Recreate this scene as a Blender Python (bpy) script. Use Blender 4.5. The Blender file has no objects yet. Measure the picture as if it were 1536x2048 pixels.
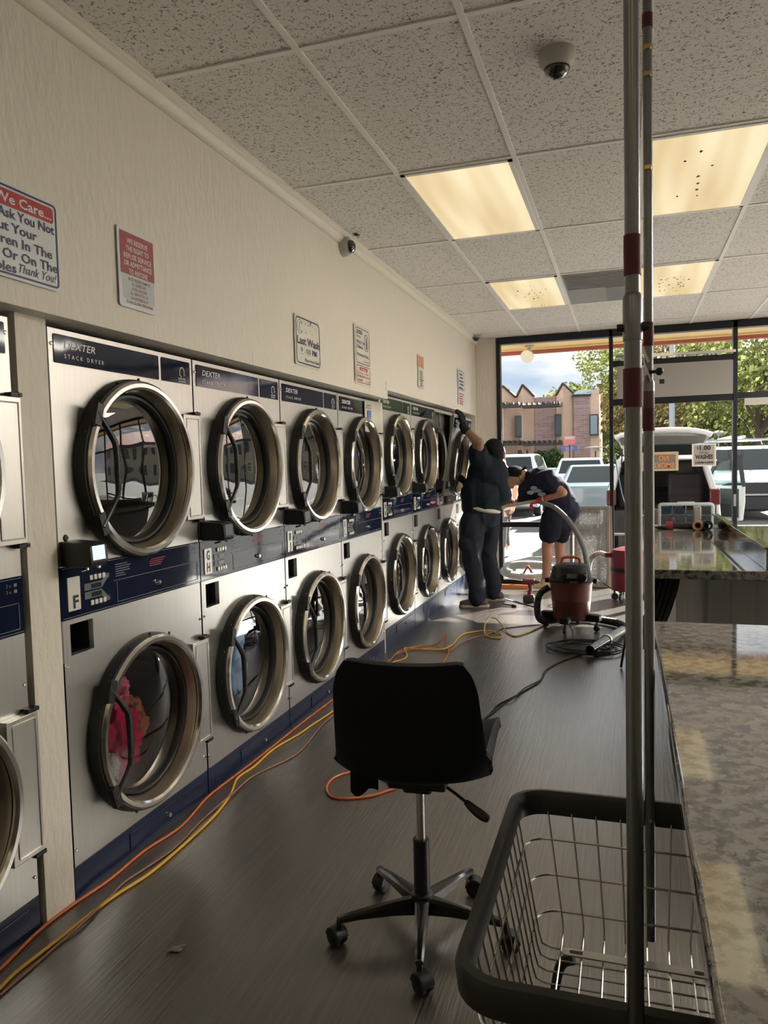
import bpy, bmesh, math, random
from mathutils import Vector, Matrix, noise
import numpy as np
random.seed(7)
S = bpy.context.scene
COL = S.collection
PI = math.pi

# ------------------------------------------------------------------ camera
F_PX = 1509.95
RM = np.array([[0.95165183, 0.30615214, -0.02509307], [0.00503528, 0.06613048, 0.99779828], [0.30713749, -0.94968291, 0.06139163]])
CAM = Vector((1.7909, 0.0, 1.4471))
cd = bpy.data.cameras.new('camera'); cam = bpy.data.objects.new('camera', cd); COL.objects.link(cam)
m4 = Matrix.Identity(4)
for r in range(3):
    for c in range(3):
        m4[r][c] = RM[c][r]
m4.translation = CAM
cam.matrix_world = m4
cd.sensor_fit = 'HORIZONTAL'; cd.sensor_width = 36; cd.lens = 36 * F_PX / 1536
cd.clip_start = 0.02; cd.clip_end = 500
S.camera = cam

def at(axis, val, px, py):
    """world point seen at pixel (px,py) lying on the plane axis=val"""
    q = np.array([(px - 768) / F_PX, (1024 - py) / F_PX, -1.0])
    v = RM.T @ q
    t = (val - CAM[axis]) / v[axis]
    return Vector((CAM[0] + t * v[0], CAM[1] + t * v[1], CAM[2] + t * v[2]))

# ------------------------------------------------------------------ view, world, sun
vs = S.view_settings
S.display_settings.display_device = 'sRGB'
vs.view_transform = 'Standard'; vs.look = 'None'; vs.gamma = 1.0; vs.use_curve_mapping = False
vs.exposure = 1.5
SUN_STRENGTH = 12.0
SKY_STRENGTH = 0.55
PANEL_STRENGTH = 0.41      # lenses of the four visible panels
FILL_PANEL = 23.0           # unseen right-hand panels, boosted as added fill light for the room
SUN_AZ, SUN_EL = math.radians(35), math.radians(33)

W = bpy.data.worlds.new('sky'); S.world = W; W.use_nodes = True
nt = W.node_tree; nt.nodes.clear()
def N(nt, kind, **kw):
    n = nt.nodes.new(kind)
    for k, v in kw.items():
        if k.startswith('i_'):
            n.inputs[k[2:].replace('_', ' ')].default_value = v
        else:
            setattr(n, k, v)
    return n
out = N(nt, 'ShaderNodeOutputWorld'); bg = N(nt, 'ShaderNodeBackground')
tc = N(nt, 'ShaderNodeTexCoord'); mp = N(nt, 'ShaderNodeMapping'); mp.inputs['Scale'].default_value = (1.0, 1.0, 2.6)
nz = N(nt, 'ShaderNodeTexNoise'); nz.inputs['Scale'].default_value = 3.2; nz.inputs['Detail'].default_value = 7; nz.inputs['Roughness'].default_value = .55
rp = N(nt, 'ShaderNodeValToRGB')
rp.color_ramp.elements[0].position = .33; rp.color_ramp.elements[0].color = (.38, .46, .58, 1)
rp.color_ramp.elements[1].position = .54; rp.color_ramp.elements[1].color = (1.0, 1.0, .98, 1)
e = rp.color_ramp.elements.new(.43); e.color = (.58, .62, .68, 1)
nt.links.new(tc.outputs['Generated'], mp.inputs['Vector']); nt.links.new(mp.outputs[0], nz.inputs['Vector'])
nt.links.new(nz.outputs['Fac'], rp.inputs[0]); nt.links.new(rp.outputs[0], bg.inputs['Color'])
bg.inputs['Strength'].default_value = SKY_STRENGTH
nt.links.new(bg.outputs[0], out.inputs[0])

sl = bpy.data.lights.new('sun', 'SUN'); so = bpy.data.objects.new('sun', sl); COL.objects.link(so)
sl.energy = SUN_STRENGTH; sl.angle = math.radians(0.6); sl.color = (1.0, .95, .86)
sd = Vector((math.sin(SUN_AZ) * math.cos(SUN_EL), math.cos(SUN_AZ) * math.cos(SUN_EL), math.sin(SUN_EL)))
so.rotation_euler = (-sd).to_track_quat('-Z', 'Y').to_euler(); so.location = (20, 40, 40)

# ------------------------------------------------------------------ materials
MATS = {}
def mat(name, col=(.5, .5, .5), rough=.5, metal=0.0, spec=.5, noise_=None, bump=None, emit=None, coat=0, alpha=None):
    """noise_=(scale xyz, contrast, second colour); bump=(scale xyz, strength, distance)"""
    m = bpy.data.materials.new(name); m.use_nodes = True
    t = m.node_tree; b = t.nodes['Principled BSDF']
    b.inputs['Base Color'].default_value = (*col, 1); b.inputs['Roughness'].default_value = rough
    b.inputs['Metallic'].default_value = metal; b.inputs['Specular IOR Level'].default_value = spec
    if coat: b.inputs['Coat Weight'].default_value = coat; b.inputs['Coat Roughness'].default_value = .04
    if emit:
        b.inputs['Emission Color'].default_value = (*emit[0], 1); b.inputs['Emission Strength'].default_value = emit[1]
    if noise_ or bump:
        tc = N(t, 'ShaderNodeTexCoord')
        def tex(sc, det=5):
            mp = N(t, 'ShaderNodeMapping'); mp.inputs['Scale'].default_value = sc
            nz = N(t, 'ShaderNodeTexNoise'); nz.inputs['Scale'].default_value = 1; nz.inputs['Detail'].default_value = det
            t.links.new(tc.outputs['Object'], mp.inputs[0]); t.links.new(mp.outputs[0], nz.inputs['Vector']); return nz
        if noise_:
            nz = tex(noise_[0]); rp = N(t, 'ShaderNodeValToRGB')
            c = noise_[1]
            rp.color_ramp.elements[0].position = .5 - c; rp.color_ramp.elements[1].position = .5 + c
            rp.color_ramp.elements[0].color = (*col, 1); rp.color_ramp.elements[1].color = (*noise_[2], 1)
            t.links.new(nz.outputs['Fac'], rp.inputs[0]); t.links.new(rp.outputs[0], b.inputs['Base Color'])
        if bump:
            nz = tex(bump[0], 3); bp = N(t, 'ShaderNodeBump'); bp.inputs['Strength'].default_value = bump[1]; bp.inputs['Distance'].default_value = bump[2]
            t.links.new(nz.outputs['Fac'], bp.inputs['Height']); t.links.new(bp.outputs[0], b.inputs['Normal'])
    MATS[name] = m
    return m

def glass_mat(name, tint, ior, rough=0.0, gl=(1, 1, 1)):
    m = bpy.data.materials.new(name); m.use_nodes = True; t = m.node_tree; t.nodes.clear()
    o = N(t, 'ShaderNodeOutputMaterial'); mx = N(t, 'ShaderNodeMixShader'); tr = N(t, 'ShaderNodeBsdfTransparent'); g = N(t, 'ShaderNodeBsdfGlossy')
    fr = N(t, 'ShaderNodeFresnel'); fr.inputs[0].default_value = ior
    tr.inputs[0].default_value = (*tint, 1); g.inputs['Color'].default_value = (*gl, 1); g.inputs['Roughness'].default_value = rough
    t.links.new(fr.outputs[0], mx.inputs[0]); t.links.new(tr.outputs[0], mx.inputs[1]); t.links.new(g.outputs[0], mx.inputs[2]); t.links.new(mx.outputs[0], o.inputs[0])
    MATS[name] = m; return m

wall_m = mat('cream_wall_paint', (.75, .70, .61), .55, bump=((38, 38, 15), .6, .012))
trim_m = mat('cream_trim_paint', (.74, .69, .58), .45)
black_gap = mat('black_gap', (.01, .01, .01), .9)
steel = mat('brushed_steel', (.70, .68, .635), .36, 1.0, noise_=((60, 60, 1.2), .45, (.61, .59, .555)), bump=((3, 3.5, 2.5), .12, .02))
steel_low = mat('brushed_steel_fine', (.68, .665, .635), .36, 1.0, noise_=((4, 160, 1.5), .4, (.57, .56, .54)), bump=((2.5, 3, 2), .1, .02))
lipsteel = mat('polished_steel_lip', (.8, .78, .74), .16, 1.0)
bronze = mat('satin_steel_bowl', (.64, .58, .48), .34, 1.0, noise_=((30, 2, 2), .4, (.55, .49, .40)))
rubber = mat('black_rubber', (.012, .012, .013), .45)
blackpl = mat('black_plastic', (.015, .015, .017), .38)
navy = mat('navy_gloss_panel', (.008, .013, .036), .06, spec=.32, bump=((2, 3, 3), .06, .02))
navyk = mat('navy_kick_paint', (.012, .02, .055), .3, bump=((4, 6, 6), .2, .01))
print_w = mat('white_print', (.85, .85, .84), .5)
print_dim = mat('grey_print', (.22, .24, .27), .5)
print_red = mat('red_print', (.4, .03, .03), .5)
plate_m = mat('pale_plate', (.72, .70, .64), .35, .3)
key_m = mat('grey_keypad', (.12, .13, .13), .4)
lcd_m = mat('dark_green_lcd', (.01, .03, .02), .2)
chrome = mat('chrome', (.78, .77, .75), .1, 1.0)
screen_on = mat('lit_screen', (.2, .25, .3), .2, emit=((.62, .76, .9), .45))
screen_off = mat('grey_screen', (.17, .2, .24), .12)
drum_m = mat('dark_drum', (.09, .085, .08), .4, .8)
cavity_m = mat('lint_grey_cavity', (.055, .052, .048), .7, .3)
chassis_m = mat('dusty_grey_chassis', (.22, .21, .19), .55, .6)
doorglass = glass_mat('door_glass', (.88, .88, .87), 2.0)
winglass = glass_mat('window_glass', (.97, .98, .98), 1.25)
carglass = glass_mat('car_glass', (.25, .3, .3), 1.6)
framem = mat('black_bronze_aluminium', (.012, .014, .02), .35, .2)
# ------------------------------------------------------------------ mesh helpers
def V(*a): return Vector(a)
class MB:
    def __init__(s): s.v = []; s.f = []; s.mi = []
    def add(s, vs, fs, m=0):
        o = len(s.v); s.v += [tuple(p) for p in vs]
        for f in fs: s.f.append(tuple(i + o for i in f)); s.mi.append(m)
    def box(s, x0, x1, y0, y1, z0, z1, m=0):
        s.add([(x0,y0,z0),(x1,y0,z0),(x1,y1,z0),(x0,y1,z0),(x0,y0,z1),(x1,y0,z1),(x1,y1,z1),(x0,y1,z1)],
              [(0,3,2,1),(4,5,6,7),(0,1,5,4),(1,2,6,5),(2,3,7,6),(3,0,4,7)], m)
    def obox(s, c, size, mtx=None, m=0):
        a = MB(); h = [k / 2 for k in size]; a.box(-h[0], h[0], -h[1], h[1], -h[2], h[2])
        M = mtx.to_3x3() if mtx else Matrix.Identity(3)
        s.add([M @ Vector(p) + Vector(c) for p in a.v], a.f, m)
    def beam(s, p, q, w, h, m=0, up=(0, 0, 1)):
        p, q = Vector(p), Vector(q); d = q - p
        z = d.normalized(); u = Vector(up)
        if abs(z.dot(u)) > .98: u = Vector((1, 0, 0))
        x = u.cross(z).normalized(); y = z.cross(x)
        s.obox((p + q) / 2, (w, h, d.length), Matrix((x, y, z)).transposed(), m)
    def tube(s, pts, r, n=10, closed=False, m=0, caps=True):
        pts = [Vector(p) for p in pts]; k = len(pts)
        rs = r if isinstance(r, (list, tuple)) else [r] * k
        tan = []
        for i in range(k):
            a = pts[(i - 1) % k] if (closed or i > 0) else pts[i]
            b = pts[(i + 1) % k] if (closed or i < k - 1) else pts[i]
            t = (b - a); tan.append(t.normalized() if t.length > 1e-9 else Vector((0, 0, 1)))
        u = tan[0].orthogonal().normalized(); vs = []
        for i in range(k):
            u = (u - tan[i] * u.dot(tan[i]))
            u = u.normalized() if u.length > 1e-6 else tan[i].orthogonal().normalized()
            w = tan[i].cross(u)
            for j in range(n):
                a = 2 * PI * j / n
                vs.append(pts[i] + (u * math.cos(a) + w * math.sin(a)) * rs[i])
        fs = []
        for i in range(k if closed else k - 1):
            i2 = (i + 1) % k
            for j in range(n):
                j2 = (j + 1) % n
                fs.append((i * n + j, i * n + j2, i2 * n + j2, i2 * n + j))
        if caps and not closed:
            fs.append(tuple(range(n - 1, -1, -1))); fs.append(tuple((k - 1) * n + j for j in range(n)))
        s.add(vs, fs, m)
    def lathe(s, prof, o=(0, 0, 0), axis=(0, 0, 1), n=32, m=0, sx=1, sy=1):
        """prof: (r,h) along axis"""
        z = Vector(axis).normalized(); x = Vector((0, 1, 0)) if abs(z.x) > .9 else (Vector((1, 0, 0)) if abs(z.z) > .7 else z.orthogonal().normalized())
        x = (x - z * x.dot(z)).normalized(); y = z.cross(x); o = Vector(o); vs = []
        for r, h in prof:
            for j in range(n):
                a = 2 * PI * j / n
                vs.append(o + z * h + x * (r * sx * math.cos(a)) + y * (r * sy * math.sin(a)))
        fs = []
        for i in range(len(prof) - 1):
            for j in range(n):
                j2 = (j + 1) % n
                fs.append((i * n + j, i * n + j2, (i + 1) * n + j2, (i + 1) * n + j))
        if prof[0][0] > 1e-4: fs.append(tuple(range(n - 1, -1, -1)))
        if prof[-1][0] > 1e-4: fs.append(tuple((len(prof) - 1) * n + j for j in range(n)))
        s.add(vs, fs, m)
    def ring(s, prof, o=(0, 0, 0), axis=(0, 0, 1), n=48, m=0):
        """closed profile loop (torus like)"""
        k = len(s.f); self_prof = list(prof) + [prof[0]]
        z = Vector(axis).normalized(); x = Vector((0, 1, 0)) if abs(z.x) > .9 else z.orthogonal().normalized(); y = z.cross(x); o = Vector(o)
        vs = []; np_ = len(prof)
        for r, h in prof:
            for j in range(n):
                a = 2 * PI * j / n; vs.append(o + z * h + x * (r * math.cos(a)) + y * (r * math.sin(a)))
        fs = []
        for i in range(np_):
            i2 = (i + 1) % np_
            for j in range(n):
                j2 = (j + 1) % n; fs.append((i * n + j, i * n + j2, i2 * n + j2, i2 * n + j))
        s.add(vs, fs, m)
    def prism(s, poly, fr, d0, d1, m=0):
        O, u, v = [Vector(a) for a in fr]; w = u.cross(v).normalized(); k = len(poly)
        vs = [O + u * a + v * b + w * d0 for a, b in poly] + [O + u * a + v * b + w * d1 for a, b in poly]
        fs = [tuple(range(k - 1, -1, -1)), tuple(range(k, 2 * k))] + [(i, (i + 1) % k, (i + 1) % k + k, i + k) for i in range(k)]
        s.add(vs, fs, m)
    def quad(s, a, b, c, d, m=0): s.add([a, b, c, d], [(0, 1, 2, 3)], m)
    def sphere(s, c, r, n=12, m=0, sc=(1, 1, 1), mtx=None):
        prof = []; k = max(4, n // 2); a = MB()
        for i in range(k + 1):
            t = -PI / 2 + PI * i / k; prof.append((max(1e-5, math.cos(t)) * r, math.sin(t) * r))
        a.lathe(prof, n=n)
        M = mtx.to_3x3() if mtx else Matrix.Identity(3)
        s.add([M @ Vector((p[0] * sc[0], p[1] * sc[1], p[2] * sc[2])) + Vector(c) for p in a.v], a.f, m)
    def merge(s, o, M=None, dm=0):
        s.add([(M @ Vector(p)) if M else p for p in o.v], o.f, 0)
        n = len(o.f); s.mi[-n:] = [x + dm for x in o.mi]
    def build(s, name, mats, parent=None, bevel=0, sharp=35, loc=None, seg=2, recalc=False, smooth=True):
        me = bpy.data.meshes.new(name)
        me.from_pydata(s.v, [], s.f)
        if not isinstance(mats, (list, tuple)): mats = [mats]
        for mm in mats: me.materials.append(mm)
        me.polygons.foreach_set('material_index', s.mi)
        if recalc:
            b = bmesh.new(); b.from_mesh(me); bmesh.ops.recalc_face_normals(b, faces=b.faces); b.to_mesh(me); b.free()
        if smooth:
            me.polygons.foreach_set('use_smooth', [True] * len(me.polygons))
            if sharp is not None: me.set_sharp_from_angle(angle=math.radians(sharp))
        me.update()
        o = bpy.data.objects.new(name, me); COL.objects.link(o)
        if parent: o.parent = parent
        if loc: o.location = loc
        if bevel:
            bm_ = o.modifiers.new('edge', 'BEVEL'); bm_.width = bevel; bm_.segments = seg; bm_.limit_method = 'ANGLE'; bm_.angle_limit = math.radians(40)
        return o
def tag(o, label, cat, group=None, kind=None):
    o['label'] = label; o['category'] = cat
    if group: o['group'] = group
    if kind: o['kind'] = kind
    return o
def thing(name, label, cat, loc=(0, 0, 0), rz=0, group=None):
    o = bpy.data.objects.new(name, None); COL.objects.link(o); o.location = loc; o.rotation_euler = (0, 0, rz)
    o.empty_display_size = .05
    return tag(o, label, cat, group)
def struct(o): o['kind'] = 'structure'; return o
def dup(o, parent=None):
    c = o.copy(); COL.objects.link(c)
    if parent: c.parent = parent
    for ch in list(o.children): dup(ch, c)
    return c
def rrect(x0, x1, y0, y1, r, n=5):
    p = []
    for cx, cy, a0 in ((x1 - r, y0 + r, -90), (x1 - r, y1 - r, 0), (x0 + r, y1 - r, 90), (x0 + r, y0 + r, 180)):
        for i in range(n + 1):
            a = math.radians(a0 + 90 * i / n); p.append((cx + r * math.cos(a), cy + r * math.sin(a)))
    return p
def smooth_path(pts, sub=6, closed=False):
    pts = [Vector(p) for p in pts]; n = len(pts); o = []
    rng = range(n if closed else n - 1)
    for i in rng:
        g = (lambda k: pts[k % n]) if closed else (lambda k: pts[min(max(k, 0), n - 1)])
        p0, p1, p2, p3 = g(i - 1), g(i), g(i + 1), g(i + 2)
        for k in range(sub):
            t = k / sub
            o.append(.5 * ((2 * p1) + (p2 - p0) * t + (2 * p0 - 5 * p1 + 4 * p2 - p3) * t * t + (3 * p1 - p0 - 3 * p2 + p3) * t ** 3))
    if not closed: o.append(pts[-1])
    return o
# lettering: filled outlines from the built-in font, kept as flat print
_TXT = {}
def glyphs(s, bold=0.0, shear=0.0, space=1.0):
    k = (s, bold, shear, space)
    if k in _TXT: return _TXT[k]
    c = bpy.data.curves.new('t', 'FONT'); c.body = s; c.size = 1; c.resolution_u = 2; c.fill_mode = 'FRONT'
    c.offset = bold; c.shear = shear; c.space_character = space
    o = bpy.data.objects.new('t', c); COL.objects.link(o)
    dg = bpy.context.evaluated_depsgraph_get(); ev = o.evaluated_get(dg); me = ev.to_mesh()
    vs = [(v.co.x, v.co.y) for v in me.vertices]; fs = [tuple(p.vertices) for p in me.polygons]
    ev.to_mesh_clear(); bpy.data.objects.remove(o); bpy.data.curves.remove(c)
    _TXT[k] = (vs, fs); return _TXT[k]
def text(mb, s, fr, x, y, h, width=None, align='C', bold=0.0, shear=0.0, m=0, lift=.0012, space=1.0, mirror=False):
    """cap height h, baseline at y, anchored at x in frame fr=(O,u,v)"""
    vs, fs = glyphs(s, bold, shear, space)
    if not vs: return
    O, u, v = [Vector(a) for a in fr]; w = u.cross(v).normalized()
    x0, x1 = min(p[0] for p in vs), max(p[0] for p in vs)
    sc = h / .70; sx = sc
    if width: sx = width / (x1 - x0)
    tw = (x1 - x0) * sx
    off = {'L': 0, 'C': -tw / 2, 'R': -tw}[align]
    P = []
    for a, b in vs:
        xx = (a - x0) * sx + off
        if mirror: xx = -xx
        P.append(O + u * (x + xx) + v * (y + b * sc) + w * lift)
    mb.add(P, fs, m)

# ================================================================== ROOM
CZ = 2.918; WX = .07; YW = 9.05
XG = [.6912 + .5886 * i for i in range(-1, 13)]
YG = [2.5365 + 1.2192 * j for j in range(-7, 7)]
# --- floor: wood plank vinyl, boards running towards the window
fm = bpy.data.materials.new('plank_floor'); fm.use_nodes = True; t = fm.node_tree; b = t.nodes['Principled BSDF']
tc = N(t, 'ShaderNodeTexCoord'); mp = N(t, 'ShaderNodeMapping'); mp.inputs['Rotation'].default_value = (0, 0, PI / 2)
br = N(t, 'ShaderNodeTexBrick'); br.inputs['Scale'].default_value = 1; br.inputs['Brick Width'].default_value = 1.22; br.inputs['Row Height'].default_value = .18
br.inputs['Mortar Size'].default_value = .0012; br.inputs['Color1'].default_value = (.044, .034, .028, 1); br.inputs['Color2'].default_value = (.062, .050, .042, 1); br.inputs['Mortar'].default_value = (.03, .025, .02, 1)
br.offset = .37
mp2 = N(t, 'ShaderNodeMapping'); mp2.inputs['Scale'].default_value = (95, 3.2, 1)
nz = N(t, 'ShaderNodeTexNoise'); nz.inputs['Scale'].default_value = 1; nz.inputs['Detail'].default_value = 6; nz.inputs['Distortion'].default_value = .6
rp = N(t, 'ShaderNodeValToRGB'); rp.color_ramp.elements[0].position = .34; rp.color_ramp.elements[0].color = (.42, .40, .38, 1); rp.color_ramp.elements[1].position = .66; rp.color_ramp.elements[1].color = (1.4, 1.38, 1.35, 1)
mx = N(t, 'ShaderNodeMix', data_type='RGBA', blend_type='MULTIPLY'); mx.inputs[0].default_value = 1
t.links.new(tc.outputs['Object'], mp.inputs[0]); t.links.new(mp.outputs[0], br.inputs[0]); t.links.new(tc.outputs['Object'], mp2.inputs[0]); t.links.new(mp2.outputs[0], nz.inputs['Vector'])
t.links.new(nz.outputs['Fac'], rp.inputs[0]); t.links.new(br.outputs['Color'], mx.inputs[6]); t.links.new(rp.outputs[0], mx.inputs[7]); t.links.new(mx.outputs[2], b.inputs['Base Color'])
bp = N(t, 'ShaderNodeBump'); bp.inputs['Strength'].default_value = .6; bp.inputs['Distance'].default_value = .006
t.links.new(nz.outputs['Fac'], bp.inputs['Height']); t.links.new(bp.outputs[0], b.inputs['Normal'])
b.inputs['Roughness'].default_value = .33; b.inputs['Specular IOR Level'].default_value = 1.0; b.inputs['Coat Weight'].default_value = 1.0; b.inputs['Coat Roughness'].default_value = .30; b.inputs['Coat IOR'].default_value = 1.75
o = MB(); o.box(-.95, 8, -5, YW + .06, -.12, 0); struct(o.build('floor', fm))
# --- ceiling
cm = bpy.data.materials.new('fissured_tile'); cm.use_nodes = True; t = cm.node_tree; b = t.nodes['Principled BSDF']; b.inputs['Roughness'].default_value = .9; b.inputs['Specular IOR Level'].default_value = .1
tc = N(t, 'ShaderNodeTexCoord'); nz = N(t, 'ShaderNodeTexNoise'); nz.inputs['Scale'].default_value = 75; nz.inputs['Detail'].default_value = 3; nz.inputs['Distortion'].default_value = 1.2
rp = N(t, 'ShaderNodeValToRGB'); rp.color_ramp.elements[0].position = .36; rp.color_ramp.elements[0].color = (.26, .245, .225, 1); rp.color_ramp.elements[1].position = .44; rp.color_ramp.elements[1].color = (.78, .75, .71, 1)
t.links.new(tc.outputs['Object'], nz.inputs['Vector']); t.links.new(nz.outputs['Fac'], rp.inputs[0]); t.links.new(rp.outputs[0], b.inputs['Base Color'])
o = MB(); o.box(-.95, 8, -5, YW + .06, CZ, CZ + .12); struct(o.build('ceiling', cm))
gridm = mat('grid_white', (.84, .82, .78), .5)
o = MB()
for x in XG:
    if x > WX: o.box(x - .012, x + .012, -5, YW, CZ - .007, CZ + .002)
for y in YG:
    if y < YW: o.box(WX, 8, y - .012, y + .012, CZ - .0065, CZ + .002)
struct(o.build('trim_1', gridm))
# --- walls
for bxs in ([(-.95, WX, -5, 5.483, 1.947, CZ)], [(-.95, WX, 5.483, YW + .06, 2.014, CZ)], [(-.95, .005, 1.890, 2.020, 0, 1.947)], [(-.95, .0, -5, .99, 0, 1.947)], [(-.95, .002, 5.474, 5.492, 0, 2.014)], [(-.95, .07, 8.95, YW + .06, 0, 2.014)], [(-.99, -.95, -5, YW + .06, 0, 2.014)]):
    o = MB()
    for q in bxs: o.box(*q)
    struct(o.build('wall_left', wall_m))
o = MB()
for y0, y1, z0, z1 in ((-5, 3.31, 1.947, 2.012), (3.314, 5.37, 1.947, 2.012), (5.44, 7.3, 2.014, 2.075), (7.305, 8.95, 2.014, 2.075)):
    o.box(WX, WX + .004, y0, y1, z0, z1)
struct(o.build('trim_4', wall_m))
o = MB(); o.box(8, 8.12, -5, YW + .06, 0, CZ); struct(o.build('wall_right', wall_m))
o = MB(); o.box(-.95, 8.12, -5.12, -5, 0, CZ); struct(o.build('wall_back', wall_m))
o = MB(); o.box(WX, .318, YW - .03, YW + .1, 0, CZ); struct(o.build('wall_front', wall_m, bevel=.006))
o = MB()   # crown moulding, stepped profile
prof = [(0, 0), (.05, 0), (.05, -.014), (.044, -.018), (.044, -.028), (.034, -.034), (.026, -.05), (.018, -.058), (.018, -.066), (.01, -.07), (.0, -.07)]
o.prism([(a, b_) for a, b_ in prof], ((WX, YW, CZ), (1, 0, 0), (0, 0, 1)), 0, YW + 5)
struct(o.build('trim_2', trim_m, sharp=20))
# --- storefront windows (front wall)
MX = [.345, 1.62, 2.906, 4.19, 5.47, 6.75, 7.97]
for i in range(6):
    x0, x1 = MX[i], MX[i + 1]
    o = MB(); w = .022
    o.box(x0 - w, x0 + w, YW - .05, YW + .06, 0, 2.84)
    if i == 5: o.box(x1 - w, x1 + w, YW - .05, YW + .06, 0, 2.84)
    o.box(x0 + w, x1 - w, YW - .045, YW + .055, 0, .045)
    o.box(x0 - w, x1 + w, YW - .055, YW + .06, 2.835, CZ - .007)
    if i in (0, 3, 4): o.box(x0 + w, x1 - w, YW - .04, YW + .04, .675, .735)
    if i >= 2: o.box(x0 + w, x1 - w, YW - .04, YW + .04, 2.075, 2.14)
    if i == 1:
        o.box(x0 + w, x1 - w, YW - .04, YW + .04, 2.06, 2.13)
        o.box(x0 + w, x1 - w, YW - .045, YW + .045, 2.495, 2.56)
    f = struct(o.build('window_%d' % (i + 1), framem, bevel=.004))
    g = MB(); g.box(x0 + w, x1 - w, YW + .005, YW + .009, .045, 2.835); g.build('glass_pane', winglass, f)
    if i == 1:
        greyp = mat('grey_panel', (.36, .34, .32), .45)
        g = MB(); g.box(x0 + .065, x1 - .03, YW - .06, YW - .04, 2.13, 2.495); p = g.build('header_panel', greyp, f); p['label'] = 'grey blank panel across the top of the middle bay'
        g = MB(); g.obox((2.16, YW - .061, 2.30), (.05, .004, .05)); g.build('panel_sticker', blackpl, f)
        g = MB(); g.beam((x0 + .05, YW - .07, 2.60), (x1, YW - .07, 2.585), .028, .028)
        for px in (1.75, 2.18, 2.75): g.box(px - .02, px + .02, YW - .08, YW - .05, 2.55, 2.61)
        p = g.build('closer_rail', chrome, f)
    if i == 2:
        g = MB(); g.box(x0 + .09, x1 - .03, YW - .05, YW - .03, 2.0, 2.075); g.build('rolled_blind', mat('blind', (.6, .58, .52), .7), f)
        g = MB(); g.box(2.89, 2.915, YW - .065, YW - .05, .91, 1.04); g.build('strike_plate', steel_low, f)
# --- ceiling fixtures
pm = bpy.data.materials.new('light_lens'); pm.use_nodes = True; t = pm.node_tree; t.nodes.clear()
oo = N(t, 'ShaderNodeOutputMaterial'); em = N(t, 'ShaderNodeEmission'); em.inputs['Strength'].default_value = PANEL_STRENGTH
tc = N(t, 'ShaderNodeTexCoord'); mp = N(t, 'ShaderNodeMapping'); mp.inputs['Scale'].default_value = (7, .6, 1); nz = N(t, 'ShaderNodeTexNoise'); nz.inputs['Scale'].default_value = 1; nz.inputs['Detail'].default_value = 1
rp = N(t, 'ShaderNodeValToRGB'); rp.color_ramp.elements[0].position = .3; rp.color_ramp.elements[0].color = (.68, .51, .27, 1); rp.color_ramp.elements[1].position = .7; rp.color_ramp.elements[1].color = (.90, .76, .49, 1)
t.links.new(tc.outputs['Object'], mp.inputs[0]); t.links.new(mp.outputs[0], nz.inputs['Vector']); t.links.new(nz.outputs['Fac'], rp.inputs[0]); t.links.new(rp.outputs[0], em.inputs[0]); t.links.new(em.outputs[0], oo.inputs[0])
speckm = mat('dead_insect', (.10, .06, .03), .8)
pm2 = pm.copy(); pm2.name = 'fill_light_lens'; pm2.node_tree.nodes['Emission'].inputs['Strength'].default_value = FILL_PANEL; pm2.node_tree.nodes['Color Ramp'].color_ramp.elements[0].color = (.80, .755, .67, 1); pm2.node_tree.nodes['Color Ramp'].color_ramp.elements[1].color = (.90, .855, .77, 1)  # fill light lens for unseen panels, far stronger than the visible ones
pm3 = pm2.copy(); pm3.name = 'weak_fill_light_lens'; pm3.node_tree.nodes['Emission'].inputs['Strength'].default_value = FILL_PANEL * .5  # same added fill light at half strength, for the row nearer the window
def troffer(x, y, label, specks=0, seed=0, lens=None):
    r = thing('ceiling_light', label, 'ceiling light', (x + .2943, y + .6096, CZ), 0, 'square fluorescent panels set in the ceiling grid')
    a, b_ = .2943 - .012, .6096 - .012
    o = MB(); fw = .022
    for (x0, x1, y0, y1) in ((-a, a, -b_, -b_ + fw), (-a, a, b_ - fw, b_), (-a, -a + fw, -b_, b_), (a - fw, a, -b_, b_)): o.box(x0, x1, y0, y1, -.012, -.001)
    o.build('frame', gridm, r)
    o = MB(); o.box(-a + fw, a - fw, -b_ + fw, b_ - fw, -.007, -.003); l = o.build('diffuser', lens or pm, r)
    if specks:
        rn = random.Random(seed); o = MB()
        for k in range(specks):
            o.sphere((rn.gauss(0, .07), rn.gauss(.05, .2), -.008), rn.uniform(.004, .010), 6, sc=(1, rn.uniform(.8, 2), .3))
        s_ = o.build('insect_speck', speckm, r); s_['kind'] = 'stuff'
    return r
troffer(XG[1], YG[8], 'lit fluorescent ceiling panel nearest the dryers, the closest one on the left', 0)
troffer(XG[3], YG[8], 'large lit ceiling panel behind the two upright poles, upper right', 9, 3)
troffer(XG[1], YG[10], 'lit ceiling panel with insect specks, farther left one next to the grey vent', 22, 5)
troffer(XG[3], YG[10], 'lit ceiling panel with a dense patch of dark specks, far right one', 34, 8)
for i in (5, 7, 9, 11):
    for j in (8, 10): troffer(XG[i], YG[j], 'unseen fluorescent panel added in the right part of the ceiling to brighten the room', 0, 0, (pm2 if j == 8 else pm3) if i > 5 else pm)  # nearest column at normal strength, the others boosted as fill light
for i in (1, 3, 5, 7, 9, 11):
    for j in (4, 2): troffer(XG[i], YG[j], 'lit fluorescent panel in the rear part of the ceiling', 0)
r = thing('ceiling_vent', 'grey return air vent tile between the two farther ceiling lights', 'vent', (XG[2] + .2943, YG[10] + .6096, CZ))
ventm = mat('vent_grey', (.30, .29, .28), .6)
o = MB(); o.box(-.27, .27, -.58, .58, -.008, -.002); o.build('panel', ventm, r)
o = MB(); o.box(.05, .26, -.02, .55, -.012, -.008); o.build('damper_patch', mat('vent_dark', (.2, .2, .2), .6), r)
o = MB()
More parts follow.
